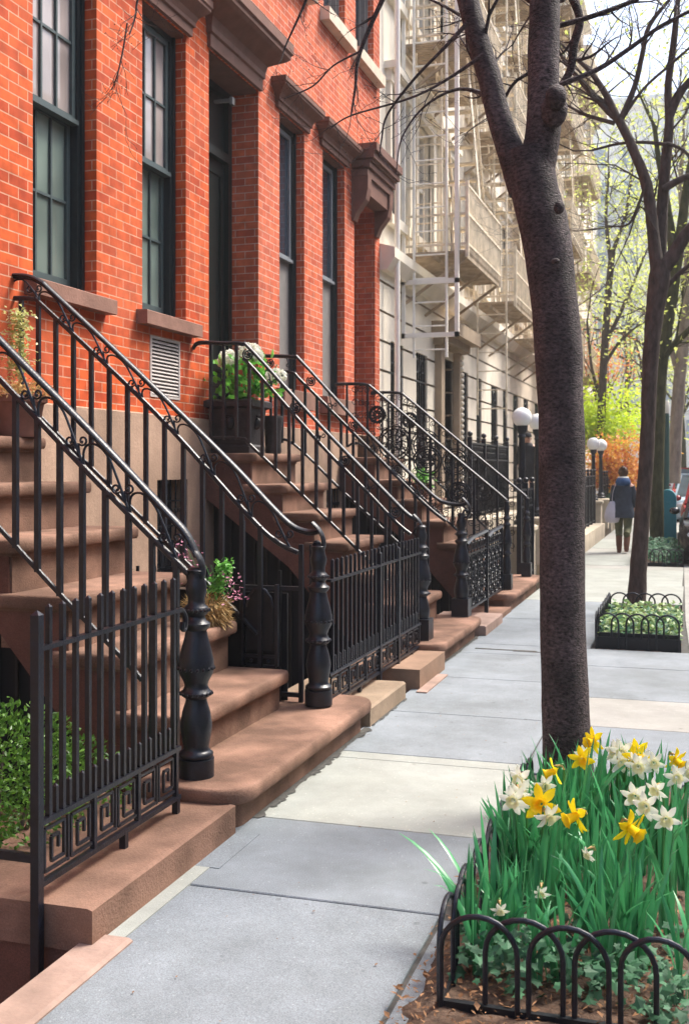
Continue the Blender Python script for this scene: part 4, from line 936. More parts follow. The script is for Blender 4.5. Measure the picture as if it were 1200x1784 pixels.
lace_fence('low dark iron fence directly beyond the farthest stoop', -2.2, 14.5, 15.7, .1, 1.35, 'iron_fence')
lace_fence('dark iron fence running on between the two pairs of globe lamps', -2.35, 19.2, 27.8, .25, 1.45, 'iron_fence')
lace_fence('distant dark iron fence beyond the farther globe lamps', -2.35, 30.2, 38, .25, 1.4, 'iron_fence')
tag(MB().box(-2.6, -2.1, 19.1, 27.9, -.9, .22).build('low_wall', pier_m), 'low pale stone wall under the dark fence between the globe lamps', 'wall')
tag(MB().box(-2.6, -2.1, 30.1, 38, -.9, .22).build('low_wall', pier_m), 'distant low stone wall beyond the farther globe lamps', 'wall')
tag(MB().box(-4.0, -2.7, 15.0, 18.6, -.9, .88).build('porch', pier_m), 'raised stone porch in front of the cream building', 'porch')
pst = empty('stone_steps', (-3.4, 24, 0), 'stone entrance steps where a person in black stands', 'steps')
for k in range(4): MB().box(-4.15, -2.65-.27*k, 23.2, 24.8, .22*k-.02, .22*(k+1)).build('step', pier_m, pst)

# globe lamps on stone piers
def lamp(label, x, y, zp, zg, r, pier_label, pw=.17):
    p = empty('stone_pier', (x, y, 0), pier_label, 'pier')
    MB().box(x-pw, x+pw, y-pw, y+pw, -.02, zp-.10).build('shaft', pier_m, p)
    MB().rings([[(x-q, y-q, z), (x+q, y-q, z), (x+q, y+q, z), (x-q, y+q, z)] for q, z in ((pw+.005, zp-.10), (pw+.04, zp-.07), (pw+.04, zp-.02), (pw-.02, zp))], smooth=False).build('cap', pier_m, p)
    root = empty('globe_lamp', (x, y, zp), label, 'street lamp')
    h = zg-r-zp
    MB().lathe(x, y, [(.12, zp), (.12, zp+.05), (.09, zp+.07), (.10, zp+.11), (.065, zp+.16), (.07, zp+.22), (.052, zp+.28), (.050, zp+h*.55), (.058, zp+h*.57), (.05, zp+h*.6), (.045, zp+h-.16), (.06, zp+h-.14), (.045, zp+h-.10), (.08, zp+h-.04), (.085, zp+h+.02)], 16).build('post', iron, root)
    g = MB().ball((x, y, zg), r, 24, 14).build('globe', globe_m, root)
lamp('near globe lamp, left one of the pair just left of the big trunk', -2.39, 16.0, .77, 2.34, .145, 'stone pier under the left lamp of the pair by the big trunk')
lamp('globe lamp of the nearer pair that is half hidden by the big trunk', -2.50, 18.5, .78, 2.37, .145, 'stone pier of the lamp half hidden by the big trunk')
lamp('farther globe lamp, left of the pair right of the big trunk', -2.40, 28.1, .78, 2.20, .165, 'stone pier under the left lamp of the farther pair', .2)
lamp('farther globe lamp, right of the pair right of the big trunk', -2.36, 29.9, .78, 2.20, .165, 'stone pier under the right lamp of the farther pair', .2)

# ---------------------------------------------------------------- trees
def sm3(P, n=4):
    Q = smooth_path([tuple(p) for p in P], n); return Q
def twig(mb, p, d, ln, r, depth, up=.25):
    pts = [p]; n = 5
    for i in range(n):
        d = (d+Vector((random.gauss(0, .18), random.gauss(0, .18), random.gauss(.03, .18)))).normalized(); p = p+d*(ln/n); pts.append(p)
    rr = [max(.0011, r*(1-.75*i/n)) for i in range(n+1)]
    mb.tube(pts, rr, 5 if r < .02 else 7, caps=False)
    ends = [(pts[-1], d)]
    if depth > 0:
        for k in range(random.choice((2, 3, 3))):
            i = random.randint(1, n); q = pts[i]
            dd = (d+Vector((random.gauss(0, .6), random.gauss(0, .6), random.gauss(up*.5, .5)))).normalized()
            ends += twig(mb, q, dd, ln*random.uniform(.45, .75), rr[i]*.65, depth-1, up)
    return ends
def buds(mb, ends, n=4, s=.012):
    for p, d in ends:
        for k in range(n):
            q = p-d*random.uniform(0, .12)+Vector([random.gauss(0, .012) for _ in range(3)]); mb.leaf(q, Vector([random.gauss(0, 1) for _ in range(3)]), Vector((0, 0, 1)), s, s*.7)
def cloud(mb, centers, n, spread, size, flat=.8):
    for _ in range(n):
        c = random.choice(centers)
        g = [random.gauss(0, spread) for _ in range(3)]
        p = Vector((c[0]+g[0], c[1]+g[1], c[2]+g[2]*flat))
        d = Vector((random.gauss(0, 1), random.gauss(0, 1), random.gauss(-.2, .6)))
        if d.length < .1: continue
        s = size*random.uniform(.6, 1.3); mb.leaf(p, d, Vector((random.gauss(0, .5), random.gauss(0, .5), 1)), s, s*.62)
def noisy(mb, amp, f=7.):
    for i, p in enumerate(mb.v):
        v = Vector(p); n = noise.noise(v*f)*amp+noise.noise(v*f*3.1)*amp*.5
        mb.v[i] = (p[0]+n*.7, p[1]-n*.7, p[2]+n*.3)
def tree(label, trunk, limbs, m, extra=(), depth=3, tl=.9, leaf=None, knots=(), n=16, amp=.004, group=None, tw_n=6, leafn=0, lsize=.06, spread=.28, lm=None, bud=False, flare=True):
    b = trunk[0]; root = empty('tree', (b[0], b[1], 0), label, 'tree', group)
    mb = MB(); T = sm3(trunk, 5)
    mb.tube([p[:3] for p in T], [p[3] for p in T], n)
    for k, r, sc in knots: mb.ball(k, r, 14, 10, sc)
    for L in limbs[:2]:
        Q = sm3(L, 5); mb.tube([p[:3] for p in Q], [p[3] for p in Q], n)
    noisy(mb, amp)
    mb.build('trunk', m, root, sharp=80)
    br = MB(); ends = []
    for L in limbs[2:]:
        Q = sm3(L, 4); br.tube([p[:3] for p in Q], [max(p[3], .0025) for p in Q], 9)
    for L in list(limbs):
        Q = sm3(L, 4)
        for _ in range(tw_n):
            i = random.randint(len(Q)//3, len(Q)-2); q = Vector(Q[i][:3]); d = (Vector(Q[i+1][:3])-q).normalized()
            d = (d+Vector((random.gauss(0, .7), random.gauss(0, .5), random.gauss(.2, .5)))).normalized()
            ends += twig(br, q, d, tl*random.uniform(.5, 1.2), min(.012*tl, max(.003, Q[i][3]*.4)), depth)
        q = Vector(Q[-1][:3]); d = (q-Vector(Q[-2][:3])).normalized()
        ends += twig(br, q, d, tl, max(.004, Q[-1][3]*.8), depth)
    for L in extra:
        Q = sm3(L, 5); br.tube([p[:3] for p in Q], [max(p[3], .0016) for p in Q], 6)
        for _ in range(5):
            i = random.randint(2, len(Q)-2); q = Vector(Q[i][:3]); d = (Vector(Q[i+1][:3])-q).normalized()
            d = (d+Vector((random.gauss(0, .6), random.gauss(0, .4), random.gauss(0, .5)))).normalized()
            ends += twig(br, q, d, random.uniform(.12, .34), max(.0016, Q[i][3]*.5), 1)
    br.build('branches', m, root, sharp=80)
    if bud: lb = MB(); buds(lb, ends, 4, .009); lb.build('buds', bud_m, root)
    if lm and leafn:
        lb = MB(); cloud(lb, [e[0] for e in ends], leafn, spread, lsize); lb.build('leaves', lm, root)
    return root, ends
tr, _ = tree('big dark street tree in the foreground, its forked trunk rising out of the daffodils', T1_TRUNK[0], T1_LIMB, bark, T1_TWIGS, 3, .9,
     knots=[((-.60, 5.06, 3.30), .050, (1, 1, 1.15)), ((-.615, 5.12, 3.26), .062, (1, .9, 1.3)), ((-.585, 5.08, 2.80), .022, (1.1, 1, 1.4)), ((-.60, 5.06, 2.55), .02, (1, 1, .7))], n=28, amp=.006, tw_n=2, bud=True)
tree('second bare tree inside the ivy bed, forking into spreading limbs', T2_TRUNK[0], T2_LIMB, bark2, (), 3, 1.0, n=16, amp=.010, tw_n=4, bud=True)
tree('mossy tree close behind the second bare tree, by the teal box', T3_TRUNK[0], T3_LIMB, bark3, (), 3, 1.8, n=12, amp=.02, tw_n=6, lm=spring_m, leafn=1800, lsize=.10, spread=.35)
tree('pale grey leaning tree at the right edge of the photo', T4_TRUNK[0], T4_LIMB, bark4, (), 3, 2.2, n=12, amp=.02, tw_n=6, lm=spring_m, leafn=2000, lsize=.12, spread=.45)
tree('young spring green tree between the big trunk and the second one', T5_TRUNK[0], T5_LIMB, bark2, (), 3, 2.2, n=10, amp=.02, tw_n=6, lm=spring_m, leafn=3200, lsize=.12, spread=.5)
def simple_tree(label, x, y, h, spread, m, lm, n, size, r=.14):
    root = empty('tree', (x, y, 0), label, 'tree'); mb = MB(); p = Vector((x, y, -.05)); pts = [p]
    for i in range(6): p = p+Vector((random.gauss(0, .1), random.gauss(0, .1), h*.1)); pts.append(p)
    mb.tube(pts, [r*(1-.07*i) for i in range(7)], 10); mb.build('trunk', m, root, sharp=80)
    b = MB(); ends = []
    for k in range(9):
        q = pts[random.randint(3, 6)]; a = random.uniform(0, 6.28)
        ends += twig(b, q, Vector((math.cos(a)*.7, math.sin(a)*.7, random.uniform(.4, 1.2))).normalized(), spread*random.uniform(.8, 1.3), r*.5, 3)
    b.build('branches', m, root, sharp=80)
    l = MB(); cloud(l, [e[0] for e in ends], n, spread*.18, size); l.build('leaves', lm, root)
    return root
simple_tree('tall spring green street tree far up the pavement', -1.2, 44, 12, 3.2, bark2, spring_m, 2600, .16)
simple_tree('broad yellow green tree at the far end of the pale row', -3.0, 56, 14, 4.5, bark2, spring_m, 3000, .18)
simple_tree('hazy green tree near the kerb, beyond the mossy tree', -.4, 50, 13, 3.5, bark3, spring_m, 2600, .16)
simple_tree('farthest green tree closing the street', 1.0, 75, 15, 5, bark3, spring_m, 2600, .22)

def shrub(name, label, cat, x, y, z0, w, d, h, lm, n, size, stems=8, m=bark2):
    root = empty(name, (x, y, z0), label, cat); s = MB(); cs = []
    for k in range(stems):
        a = random.uniform(0, 6.28); q = random.uniform(.1, .9)
        e = Vector((x+w*q*math.cos(a), y+d*q*math.sin(a), z0+h*random.uniform(.45, .95)))
        mid = Vector((x+w*q*.4*math.cos(a), y+d*q*.4*math.sin(a), z0+h*.4)); s.tube([Vector((x, y, z0)), mid, e], [.03*h/2, .018*h/2, .006], 6)
        cs += [e, (mid+e)/2]
    s.build('stem', m, root)
    l = MB(); cloud(l, cs, n, min(w, d)*.32, size, .6); l.build('foliage', lm, root); return root
shrub('maple_shrub', 'orange red Japanese maple beyond the walking person', 'shrub', -2.3, 33, 0, 1.1, 1.2, 2.5, maple_m, 4500, .11)
shrub('maple_shrub', 'lime yellow bush arching above the orange maple', 'shrub', -2.7, 37, 1.2, 1.8, 1.5, 3.0, lime_m, 6500, .14)
shrub('maple_shrub', 'rusty brown maple branches high above the lime bush', 'shrub', -3.0, 39, 3.0, 1.7, 1.4, 3.4, rust_m, 1100, .12)
shrub('maple_shrub', 'reddish low maple beside the second trunk', 'shrub', -1.9, 38, 0, 1.0, 1.0, 2.0, rust_m, 1500, .10)
shrub('hedge_bush', 'dark green hedge beside the farther stone pier', 'hedge', -2.0, 31.0, 0, .35, .7, .95, hedge_m, 2000, .05)

# pale towers closing the street
def tower(label, x0, x1, y0, y1, h, m, ny=5, nz=9):
    root = empty('tower_block', ((x0+x1)/2, y0, 0), label, 'building')
    MB().box(x0, x1, y0, y1, -1, h).build('wall', m, root)
    MB().box(x0-.3, x1+.3, y0-.3, y1+.3, h, h+.8).build('roof', m, root)
    pm = MATS.get('pale_pane') or mat('pale_pane', (.42, .47, .52), .3, .1, .3)
    for k in range(ny):
        x = x0+(x1-x0)*(k+.25)/ny
        for j in range(nz):
            z = 4+(h-6)*j/nz; box_of('window', pm, root, x, x+(x1-x0)*.5/ny, y0-.08, y0-.01, z, z+(h-6)/nz*.55)
tower('pale grey tower rising behind the spring trees', -9, 4, 95, 120, 32, pale_b)
tower('taller whitish tower far behind the second tree', 6, 20, 150, 175, 38, pale_b, 5, 10)
tower('distant cream block beyond the end of the pale row', -24, -7.5, 70, 92, 24, cream_m, 5, 6)
# ---------------------------------------------------------------- tree pits: soil, hoop fences, ivy
def hoop_fence(label, x0, x1, y0, y1, h, w, step, r, sides='fblr', edge=.05):
    root = empty('hoop_fence', ((x0+x1)/2, y0, 0), label, 'fence')
    def hoop(p, q):
        P, Q = Vector(p), Vector(q); pts = [P+Vector((0, 0, -.05)), P+Vector((0, 0, h*.35))]
        c = (P+Q)/2; rad = (Q-P)/2; zc = h-rad.length*.95
        pts[1].z = min(pts[1].z, zc*.9)
        for k in range(13):
            a = math.pi*(1-k/12); pts.append(Vector((c.x+rad.x*math.cos(a), c.y+rad.y*math.cos(a), zc+rad.length*.95*math.sin(a))))
        pts += [Q+Vector((0, 0, h*.3)), Q+Vector((0, 0, -.05))]
        MB().tube(pts, r, 9).build('hoop', iron, root)
    i = 0
    for s in sides:
        L = (x1-x0) if s in 'fb' else (y1-y0); k = 0
        while k*step+w*.6 < L:
            a = k*step; b = min(a+w, L); o = .007 if k % 2 else -.007
            if s == 'f': hoop((x0+a, y0+o, 0), (x0+b, y0+o, 0))
            if s == 'b': hoop((x0+a, y1+o, 0), (x0+b, y1+o, 0))
            if s == 'l': hoop((x0+o, y0+a, 0), (x0+o, y0+b, 0))
            if s == 'r': hoop((x1+o, y0+a, 0), (x1+o, y0+b, 0))
            k += 1
    for s in sides:
        e = {'f': (x0-.008, x1, y0-.010, y0+.010), 'b': (x0, x1, y1-.008, y1+.008), 'l': (x0-.006, x0+.006, y0, y1), 'r': (x1-.006, x1+.006, y0, y1)}[s]
        box_of('edging', iron_d, root, *e, -.03, edge)
    return root
def soil_bed(nm, x0, x1, y0, y1, zc, z0=-.02):
    mb = MB(); nx, ny = 26, 60
    for j in range(ny+1):
        for i in range(nx+1):
            x = x0+(x1-x0)*i/nx; y = y0+(y1-y0)*j/ny
            e = min(i, nx-i, j, ny-j)/4; z = z0+zc*min(1, e)+noise.noise(Vector((x*9, y*9, 1)))*.018+noise.noise(Vector((x*30, y*30, 2)))*.007
            mb.v.append((x, y, z))
    for j in range(ny):
        for i in range(nx): mb.f.append((j*(nx+1)+i, j*(nx+1)+i+1, (j+1)*(nx+1)+i+1, (j+1)*(nx+1)+i)); mb.sm.append(True)
    struct(mb, nm, soil_m)
soil_bed('soil', -.855, .015, 2.2, 5.74, .06, -.03)
tag(MB().rings([[(-.845, y, -.05), (-.72, y, -.05), (-.725+.012*math.sin(y*9), y, -.006), (-.845, y, -.004)] for y in [2.99+.05*k for k in range(17)]], smooth=False).build('kerb_chip', slab_g), 'narrow broken strip of grey paving at the corner of the daffodil bed', 'paving edge')
soil_bed('soil', -.86, -.10, 9.87, 13.2, .05); soil_bed('soil', -.96, -.14, 18.4, 22.1, .04)
hoop_fence('low black hoop fence round the daffodil bed in the foreground', -.70, .01, 3.12, 4.95, .305, .222, .127, .0082, 'fl')
hoop_fence('low black hoop fence round the ivy bed of the second tree', -.82, -.10, 9.93, 11.60, .31, .19, .128, .0085, 'flb', .10)
hoop_fence('small far hoop fence round the bed by the teal box', -.93, -.16, 18.5, 20.2, .27, .19, .13, .009, 'fl', .05)
def litter(label, x0, x1, y0, y1, n, z):
    mb = MB()
    for _ in range(n):
        x = random.uniform(x0, x1); y = random.uniform(y0, y1); a = random.uniform(0, 6.28); s = random.uniform(.008, .035)
        mb.leaf(Vector((x, y, z+random.uniform(0, .025))), Vector((math.cos(a), math.sin(a), random.gauss(0, .3))), Vector((random.gauss(0, .4), random.gauss(0, .4), 1)), s, s*random.uniform(.15, .7))
    tag(mb.build('leaf_litter', mulch_m), label, 'leaf litter', kind='stuff')
litter('dry brown leaf litter on the soil of the daffodil bed', -.84, .0, 2.4, 4.2, 2600, .03)
litter('dry leaf litter in the ivy bed of the second tree', -.82, -.1, 9.95, 11.4, 500, .03)
def ivy(label, x0, x1, y0, y1, n, z0, z1, size, m, cs=None):
    mb = MB()
    for _ in range(n):
        if cs: c = random.choice(cs); x = random.gauss(c[0], c[2]); y = random.gauss(c[1], c[2])
        else: x = random.uniform(x0, x1); y = random.uniform(y0, y1)
        if not (x0 < x < x1 and y0 < y < y1): continue
        z = z0+(z1-z0)*random.random()**1.3; c = Vector((x, y, z)); s = size*random.uniform(.55, 1.25)
        nrm = Vector((random.gauss(0, .45), random.gauss(-.35, .45), 1)).normalized(); d = nrm.orthogonal().normalized(); d.rotate(Matrix.Rotation(random.uniform(0, 6.28), 3, nrm)); a = d.cross(nrm)
        P = [(0, -.42), (.30, -.50), (.34, -.18), (.62, .02), (.28, .16), (0, .66), (-.28, .16), (-.62, .02), (-.34, -.18), (-.30, -.50)]
        mb.add([c]+[c+a*u*s+d*v*s+nrm*(-.18*s*abs(u)) for u, v in P], [(0, i+1, (i+1) % 10+1) for i in range(10)])
    tag(mb.build('ivy', m), label, 'ivy', kind='stuff')
CS = [(-.62, 3.35, .07), (-.55, 3.30, .06), (-.66, 3.62, .07), (-.42, 3.38, .06), (-.30, 3.30, .05), (-.15, 3.28, .07), (-.06, 3.22, .06), (-.12, 3.45, .08), (-.04, 3.05, .04), (-.5, 3.5, .1), (-.08, 3.02, .05)]
ivy('variegated green ivy creeping over the daffodil bed', -.70, .01, 3.08, 3.95, 620, .05, .17, .034, ivy_m, CS)
ivy('ivy and bright ground cover filling the bed of the second tree', -.80, -.11, 9.97, 11.55, 1500, .06, .25, .042, ivy2_m)
ivy('grey green ivy among the leaves of the second tree bed', -.80, -.11, 9.95, 11.3, 700, .06, .24, .045, ivy_m)
ivy('ivy in the far bed by the teal box', -.92, -.16, 18.5, 21.6, 1300, .04, .30, .06, ivy_m)
# upright planter boards inside the second pit
tag(MB().box(-.80, -.11, 9.955, 9.975, -.02, .135).build('planter_board', iron_d), 'dark board edging behind the hoops of the second tree bed', 'edging')

# ---------------------------------------------------------------- daffodils
def strap(mb, base, az, ln, w, lean, droop):
    """one strap leaf, folded along its middle"""
    d = Vector((math.cos(az), math.sin(az), 0)); a = Vector((-math.sin(az), math.cos(az), 0)); a.rotate(Matrix.Rotation(random.uniform(-1.1, 1.1), 3, 'Z'))
    p = Vector(base); th = lean; n = 8; rows = []
    for i in range(n+1):
        t = i/n; ww = w*(1-.10*t) if t < .8 else w*max(.04, (1-t)*4.6)
        v = Vector((d.x*math.sin(th), d.y*math.sin(th), math.cos(th))); nn = v.cross(a).normalized()
        rows.append([p-a*ww/2, p+nn*ww*.13, p+a*ww/2]); p = p+v*(ln/n); th += droop/n*(.4+1.6*t)
    mb.rings(rows, False, False, True, closed=False)
def bloom(parent, c, face, s, pm, tm, kind):
    f = Vector(face).normalized(); a = f.orthogonal().normalized(); b = f.cross(a)
    mb = MB()
    for k in range(6):
        q = k*math.pi/3+(.1 if k % 2 else 0); u = a*math.cos(q)+b*math.sin(q); v = f.cross(u); bk = -.10 if k % 2 else .04
        rows = []
        for t, w in ((.06, .10), (.25, .30), (.5, .42), (.75, .34), (.93, .14), (1.0, .02)):
            m_ = c+u*(s*t)+f*(s*(bk*t+.10*math.sin(t*3)+random.uniform(-.03, .03))); rows.append([m_-v*s*w*.55+f*s*.04, m_-f*s*.03, m_+v*s*w*.55+f*s*.04])
        mb.rings(rows, False, False, True, closed=False)
    o = mb.build('petals', pm, parent)
    t = MB(); L = (.42 if kind == 'cup' else .75)
    rg = []
    for z, r in ((-.02, .12), (.10, .20), (L*.6, .24), (L*.85, .28), (L, .38), (L*1.02, .42)):
        rg.append([c+f*(s*z)+(a*math.cos(k*.3927)+b*math.sin(k*.3927))*(s*r*(1+(.12*math.sin(k*2.6) if z > L*.9 else 0))) for k in range(16)])
    t.rings(rg, False, False); t.build('trumpet', tm, parent)
def daffodil(label, x, y, h, face, s, kind, group, nl=5, lean=None, cols=None):
    root = empty('daffodil', (x, y, .03), label, 'daffodil', group)
    lf = MB()
    for _ in range(nl): strap(lf, (x+random.gauss(0, .012), y+random.gauss(0, .012), .02), random.uniform(0, 6.28), h*random.uniform(.72, 1.12), random.uniform(.014, .022), abs(random.gauss(.09, .11)), max(0, random.gauss(.30, .5)))
    lf.build('leaves', daf_m, root, sharp=180)
    if kind:
        pm, tm = {'yellow': (yel_m, ora_m), 'white': (whi_m, crm_m), 'pale': (whi_m, whi_m)}[kind]
        f = Vector(face).normalized(); top = Vector((x+random.gauss(0, .02), y+random.gauss(0, .02), h)); bx = lean or (x, y)
        c = top+f*.035+Vector((0, 0, -.012))
        st = MB(); st.tube(smooth_path([(bx[0], bx[1], .02), ((bx[0]*.6+top.x*.4), (bx[1]*.6+top.y*.4), h*.5), (top.x, top.y, h-.03), tuple(top+f*.012+Vector((0, 0, .004))), tuple(c-f*s*.12)], 4), [.0042]*14+[.0034]*3, 7); st.build('stem', stem_m, root)
        sp = MB(); sp.tube([top+Vector((0, 0, -.02)), top+f*.012, top+f*.045+Vector((0, 0, .012))], [.004, .006, .001], 6); sp.build('bud_sheath', straw_m, root)
        bloom(root, c, f, s, pm, tm, 'cup' if kind != 'yellow' else 'long')
    return root
D_ = 'daffodils in bloom in the front tree bed'
SPEC = [(-.470, 4.22, .46, (-.9, -.3, -.35), .060, 'yellow', 'yellow daffodil nodding to the left right against the trunk'),
 (-.475, 3.85, .435, (-.05, -1, .22), .072, 'yellow', 'open yellow daffodil facing the camera with all six petals spread, just left of the trunk'),
 (-.325, 3.74, .44, (-.8, -.6, -.25), .066, 'yellow', 'yellow daffodil turned left, in the touching pair right of the trunk'),
 (-.255, 3.75, .44, (.75, -.6, -.35), .068, 'yellow', 'golden daffodil turned right, in the touching pair right of the trunk'),
 (-.395, 4.90, .43, (-.6, -.7, -.1), .062, 'yellow', 'yellow daffodil at the back, touching the right edge of the trunk'),
 (-.165, 4.80, .43, (-.3, -.9, -.3), .062, 'yellow', 'yellow daffodil behind the white cluster at the right'),
 (-.43, 4.45, .46, (.3, -1, -.1), .056, 'yellow', 'yellow daffodil close against the foot of the trunk, facing the camera'),
 (-.20, 4.62, .44, (.4, -1, .05), .056, 'yellow', 'yellow daffodil in the middle of the rear white cluster'),
 (-.118, 4.74, .42, (.7, -.6, -.4), .058, 'yellow', 'yellow daffodil drooping to the right, outermost of the rear yellow ones')]
for x, y, h, f, s, k, lab in SPEC: daffodil(lab, x, y, h, f, s, k, D_)
WH = [(-.66, 4.15), (-.604, 4.14), (-.545, 4.13), (-.605, 3.94), (-.575, 4.0), (-.50, 3.77), (-.329, 4.75), (-.266, 4.67), (-.24, 4.6), (-.214, 4.55), (-.179, 4.51), (-.135, 4.53), (-.20, 4.62), (-.105, 3.86), (-.035, 4.61), (-.40, 4.70), (-.305, 4.8), (-.25, 4.75), (-.30, 4.6), (-.15, 4.0), (-.08, 4.2), (-.02, 3.92), (-.22, 4.15), (-.63, 4.02), (-.10, 4.45)]
for i, (x, y) in enumerate(WH):
    lx = i < 6
    daffodil('white daffodil with a pale cup in the clump left of the trunk' if lx else 'white daffodil with a pale cup in the clump right of the trunk', x, y, random.uniform(.41, .45), (random.gauss(0, .6), -1, random.gauss(-.25, .2)), random.uniform(.046, .058), 'white',
             'white daffodils left of the trunk' if lx else 'white daffodils right of the trunk')
for x, y, h, lab in [(-.30, 3.66, .37, 'low white daffodil under the pair of yellow ones'), (-.50, 3.45, .30, 'small white bud low among the leaves left of centre'), (-.60, 3.40, .27, 'faded cream daffodil low at the left of the bed')]:
    daffodil(lab, x, y, h, (random.gauss(0, .5), -1, -.5), .030, 'white', D_)
LP = []
while len(LP) < 98:
    x, y = random.uniform(-.68, .0) if len(LP) % 3 else random.uniform(-.69, -.45), random.uniform(3.33, 4.95)
    if (x+.54)**2+(y-5.1)**2 < .03: continue
    if y < 3.45 and x < -.3 and random.random() < .4: continue
    LP.append((x, y))
for x, y in LP: daffodil('tuft of upright daffodil leaves without a flower in the front tree bed', x, y, random.uniform(.29, .40), None, 0, None, 'leafy daffodil tufts in the front tree bed', random.randint(5, 8))
sd_ = empty('daffodil', (-.70, 3.55, .03), 'daffodil leaves splaying flat out over the pavement at the left of the bed', 'daffodil'); lf = MB()
for az, ln, le, dr in ((2.75, .50, .62, .75), (2.5, .46, .5, .8), (2.95, .36, .35, 1.3), (2.2, .38, .25, .4), (2.6, .42, .8, .3), (2.0, .46, .25, .25), (2.4, .40, .15, .3), (1.6, .42, .12, .2)): strap(lf, (-.62, 3.50, .03), az, ln, .021, le, dr)
lf.build('leaves', daf_m, sd_, sharp=180)

# ---------------------------------------------------------------- boxwood, pots, urn
def bushball(mb, c, rx, ry, rz, n, s):
    for _ in range(n):
        v = Vector([random.gauss(0, 1) for _ in range(3)]).normalized(); q = random.uniform(.72, 1.03)+.10*noise.noise(v*3.1)
        p = Vector((c[0]+v.x*rx*q, c[1]+v.y*ry*q, c[2]+v.z*rz*q)); d = (v+Vector([random.gauss(0, .7) for _ in range(3)])).normalized()
        mb.leaf(p, d, Vector([random.gauss(0, 1) for _ in range(3)]), s*random.uniform(.7, 1.3), s*.6)
bx = empty('boxwood', (-2.75, 3.9, -.2), 'round green boxwood bush behind the nearest picket panel', 'bush')
l = MB(); bushball(l, (-2.78, 3.85, .25), .42, .52, .36, 5200, .028); bushball(l, (-2.9, 3.5, .22), .40, .4, .40, 3000, .028); bushball(l, (-2.62, 4.22, .12), .3, .28, .3, 1800, .026); l.build('foliage', box_m, bx)
l = MB(); 
for k in range(9):
    a = k*.7; l.tube([(-2.78, 3.85, -.3), (-2.78+.15*math.cos(a), 3.85+.2*math.sin(a), .05), (-2.78+.3*math.cos(a), 3.85+.38*math.sin(a), .35)], [.02, .012, .004], 6)
l.build('stem', bark2, bx)
tag(MB().rings([[(-2.40, y, -1.0), (-2.40, y, -.10), (-2.45, y, -.06), (-3.4, y, -.06), (-3.4, y, -1.0)] for y in (3.24, 4.6)], smooth=False).build('planter_wall', brown_d), 'low reddish planter wall that holds the boxwood', 'planter')
def pot(label, x, y, z, r, h, m, cat='plant pot', name='plant_pot'):
    root = empty(name, (x, y, z), label, cat)
    MB().lathe(x, y, [(r*.68, z), (r*.74, z+h*.1), (r*.92, z+h*.78), (r*.95, z+h*.80), (r*1.05, z+h*.82), (r*1.05, z+h*.98), (r*.98, z+h), (r*.86, z+h), (r*.84, z+h*.9), (.001, z+h*.88)], 22, True, False).build('pot', m, root)
    return root
p = pot('dark terracotta pot of dried cream flowers on the landing at the left edge', -3.98, 5.82, 1.79, .17, .26, terra)
l = MB()
for _ in range(900):
    a = random.uniform(0, 6.28); q = random.random()**.5*.20; v = Vector((-3.98+q*math.cos(a), 5.82+q*math.sin(a), 2.05+random.uniform(-.06, .12)*(1-q*3))); l.leaf(v, Vector((math.cos(a), math.sin(a), random.gauss(.3, .6))), Vector((0, 0, 1)), .035, .014)
l.build('dried_flowers', straw_m, p)
l = MB(); cloud(l, [(-3.96, 5.80, 2.2+.05*k) for k in range(8)], 500, .035, .035); l.tube([(-3.96, 5.8, 2.02), (-3.95, 5.8, 2.3), (-3.97, 5.8, 2.55)], [.008, .005, .002], 6); l.build('green_sprig', leaf_mat('pale_sprig', (.35, .42, .12), (.62, .60, .30), .4), p)
p = empty('straw_basket', (-2.66, 5.84, .68), 'shaggy straw basket with pink flowers and a green sprig on the third step', 'plant basket')
l = MB()
for _ in range(1500):
    a = random.uniform(0, 6.28); q = random.random()**.5*.15; v = Vector((-2.71+q*.8*math.cos(a), 5.84+q*.9*math.sin(a), .69+random.uniform(0, .20)*(1-q*2.5))); l.leaf(v, Vector((math.cos(a), math.sin(a), random.gauss(-.2, .7))), Vector((0, 0, 1)), .06, .010)
l.build('straw', straw_m, p)
l = MB(); cloud(l, [(-2.62, 5.82, .96), (-2.60, 5.84, 1.02), (-2.63, 5.83, .90)], 420, .025, .030); l.build('green_sprig', hyd_m, p)
l = MB(); cloud(l, [(-2.80, 5.84, 1.02), (-2.86, 5.86, 1.10), (-2.57, 5.80, .95), (-2.52, 5.8, .92), (-2.78, 5.82, .95), (-2.50, 5.8, .86), (-2.83, 5.85, 1.18)], 170, .035, .022); l.build('pink_flowers', pnk_m, p)
l = MB()
for k in range(7): l.tube([(-2.67, 5.84, .75), (-2.72+.03*k, 5.84, .9), (-2.84+.05*k, 5.85, 1.12-.03*k)], [.004, .003, .002], 5)
l.build('stem', stem_m, p)
# urn with hydrangea
u = empty('urn_planter', (-3.95, 9.18, 1.73), 'big square black planter with a relief head holding the white hydrangea', 'planter')
def sq(r, z, x=-3.95, y=9.18): return [(x-r, y-r, z), (x+r, y-r, z), (x+r, y+r, z), (x-r, y+r, z)]
MB().rings([sq(.185, 1.73), sq(.185, 1.79), sq(.165, 1.81), (sq(.195, 2.13)), sq(.235, 2.15), sq(.235, 2.20), sq(.21, 2.215), sq(.19, 2.20)], smooth=False).build('planter_box', urn_m, u)
for x, y in ((-3.95, 8.99), (-3.77, 9.18)):
    l = MB(); l.ball((x, y, 2.0), .045, 12, 8, (1, 1, 1.3)); l.tube([(x-.07, y, 2.02), (x-.05, y-.01, 2.06), (x, y-.02, 2.07), (x+.05, y-.01, 2.06), (x+.07, y, 2.02)], .012, 6)
    l.build('relief_head', urn_m, u)
h = empty('hydrangea', (-3.92, 9.15, 2.19), 'leafy white hydrangea in the black planter on the second landing', 'plant')
l = MB()
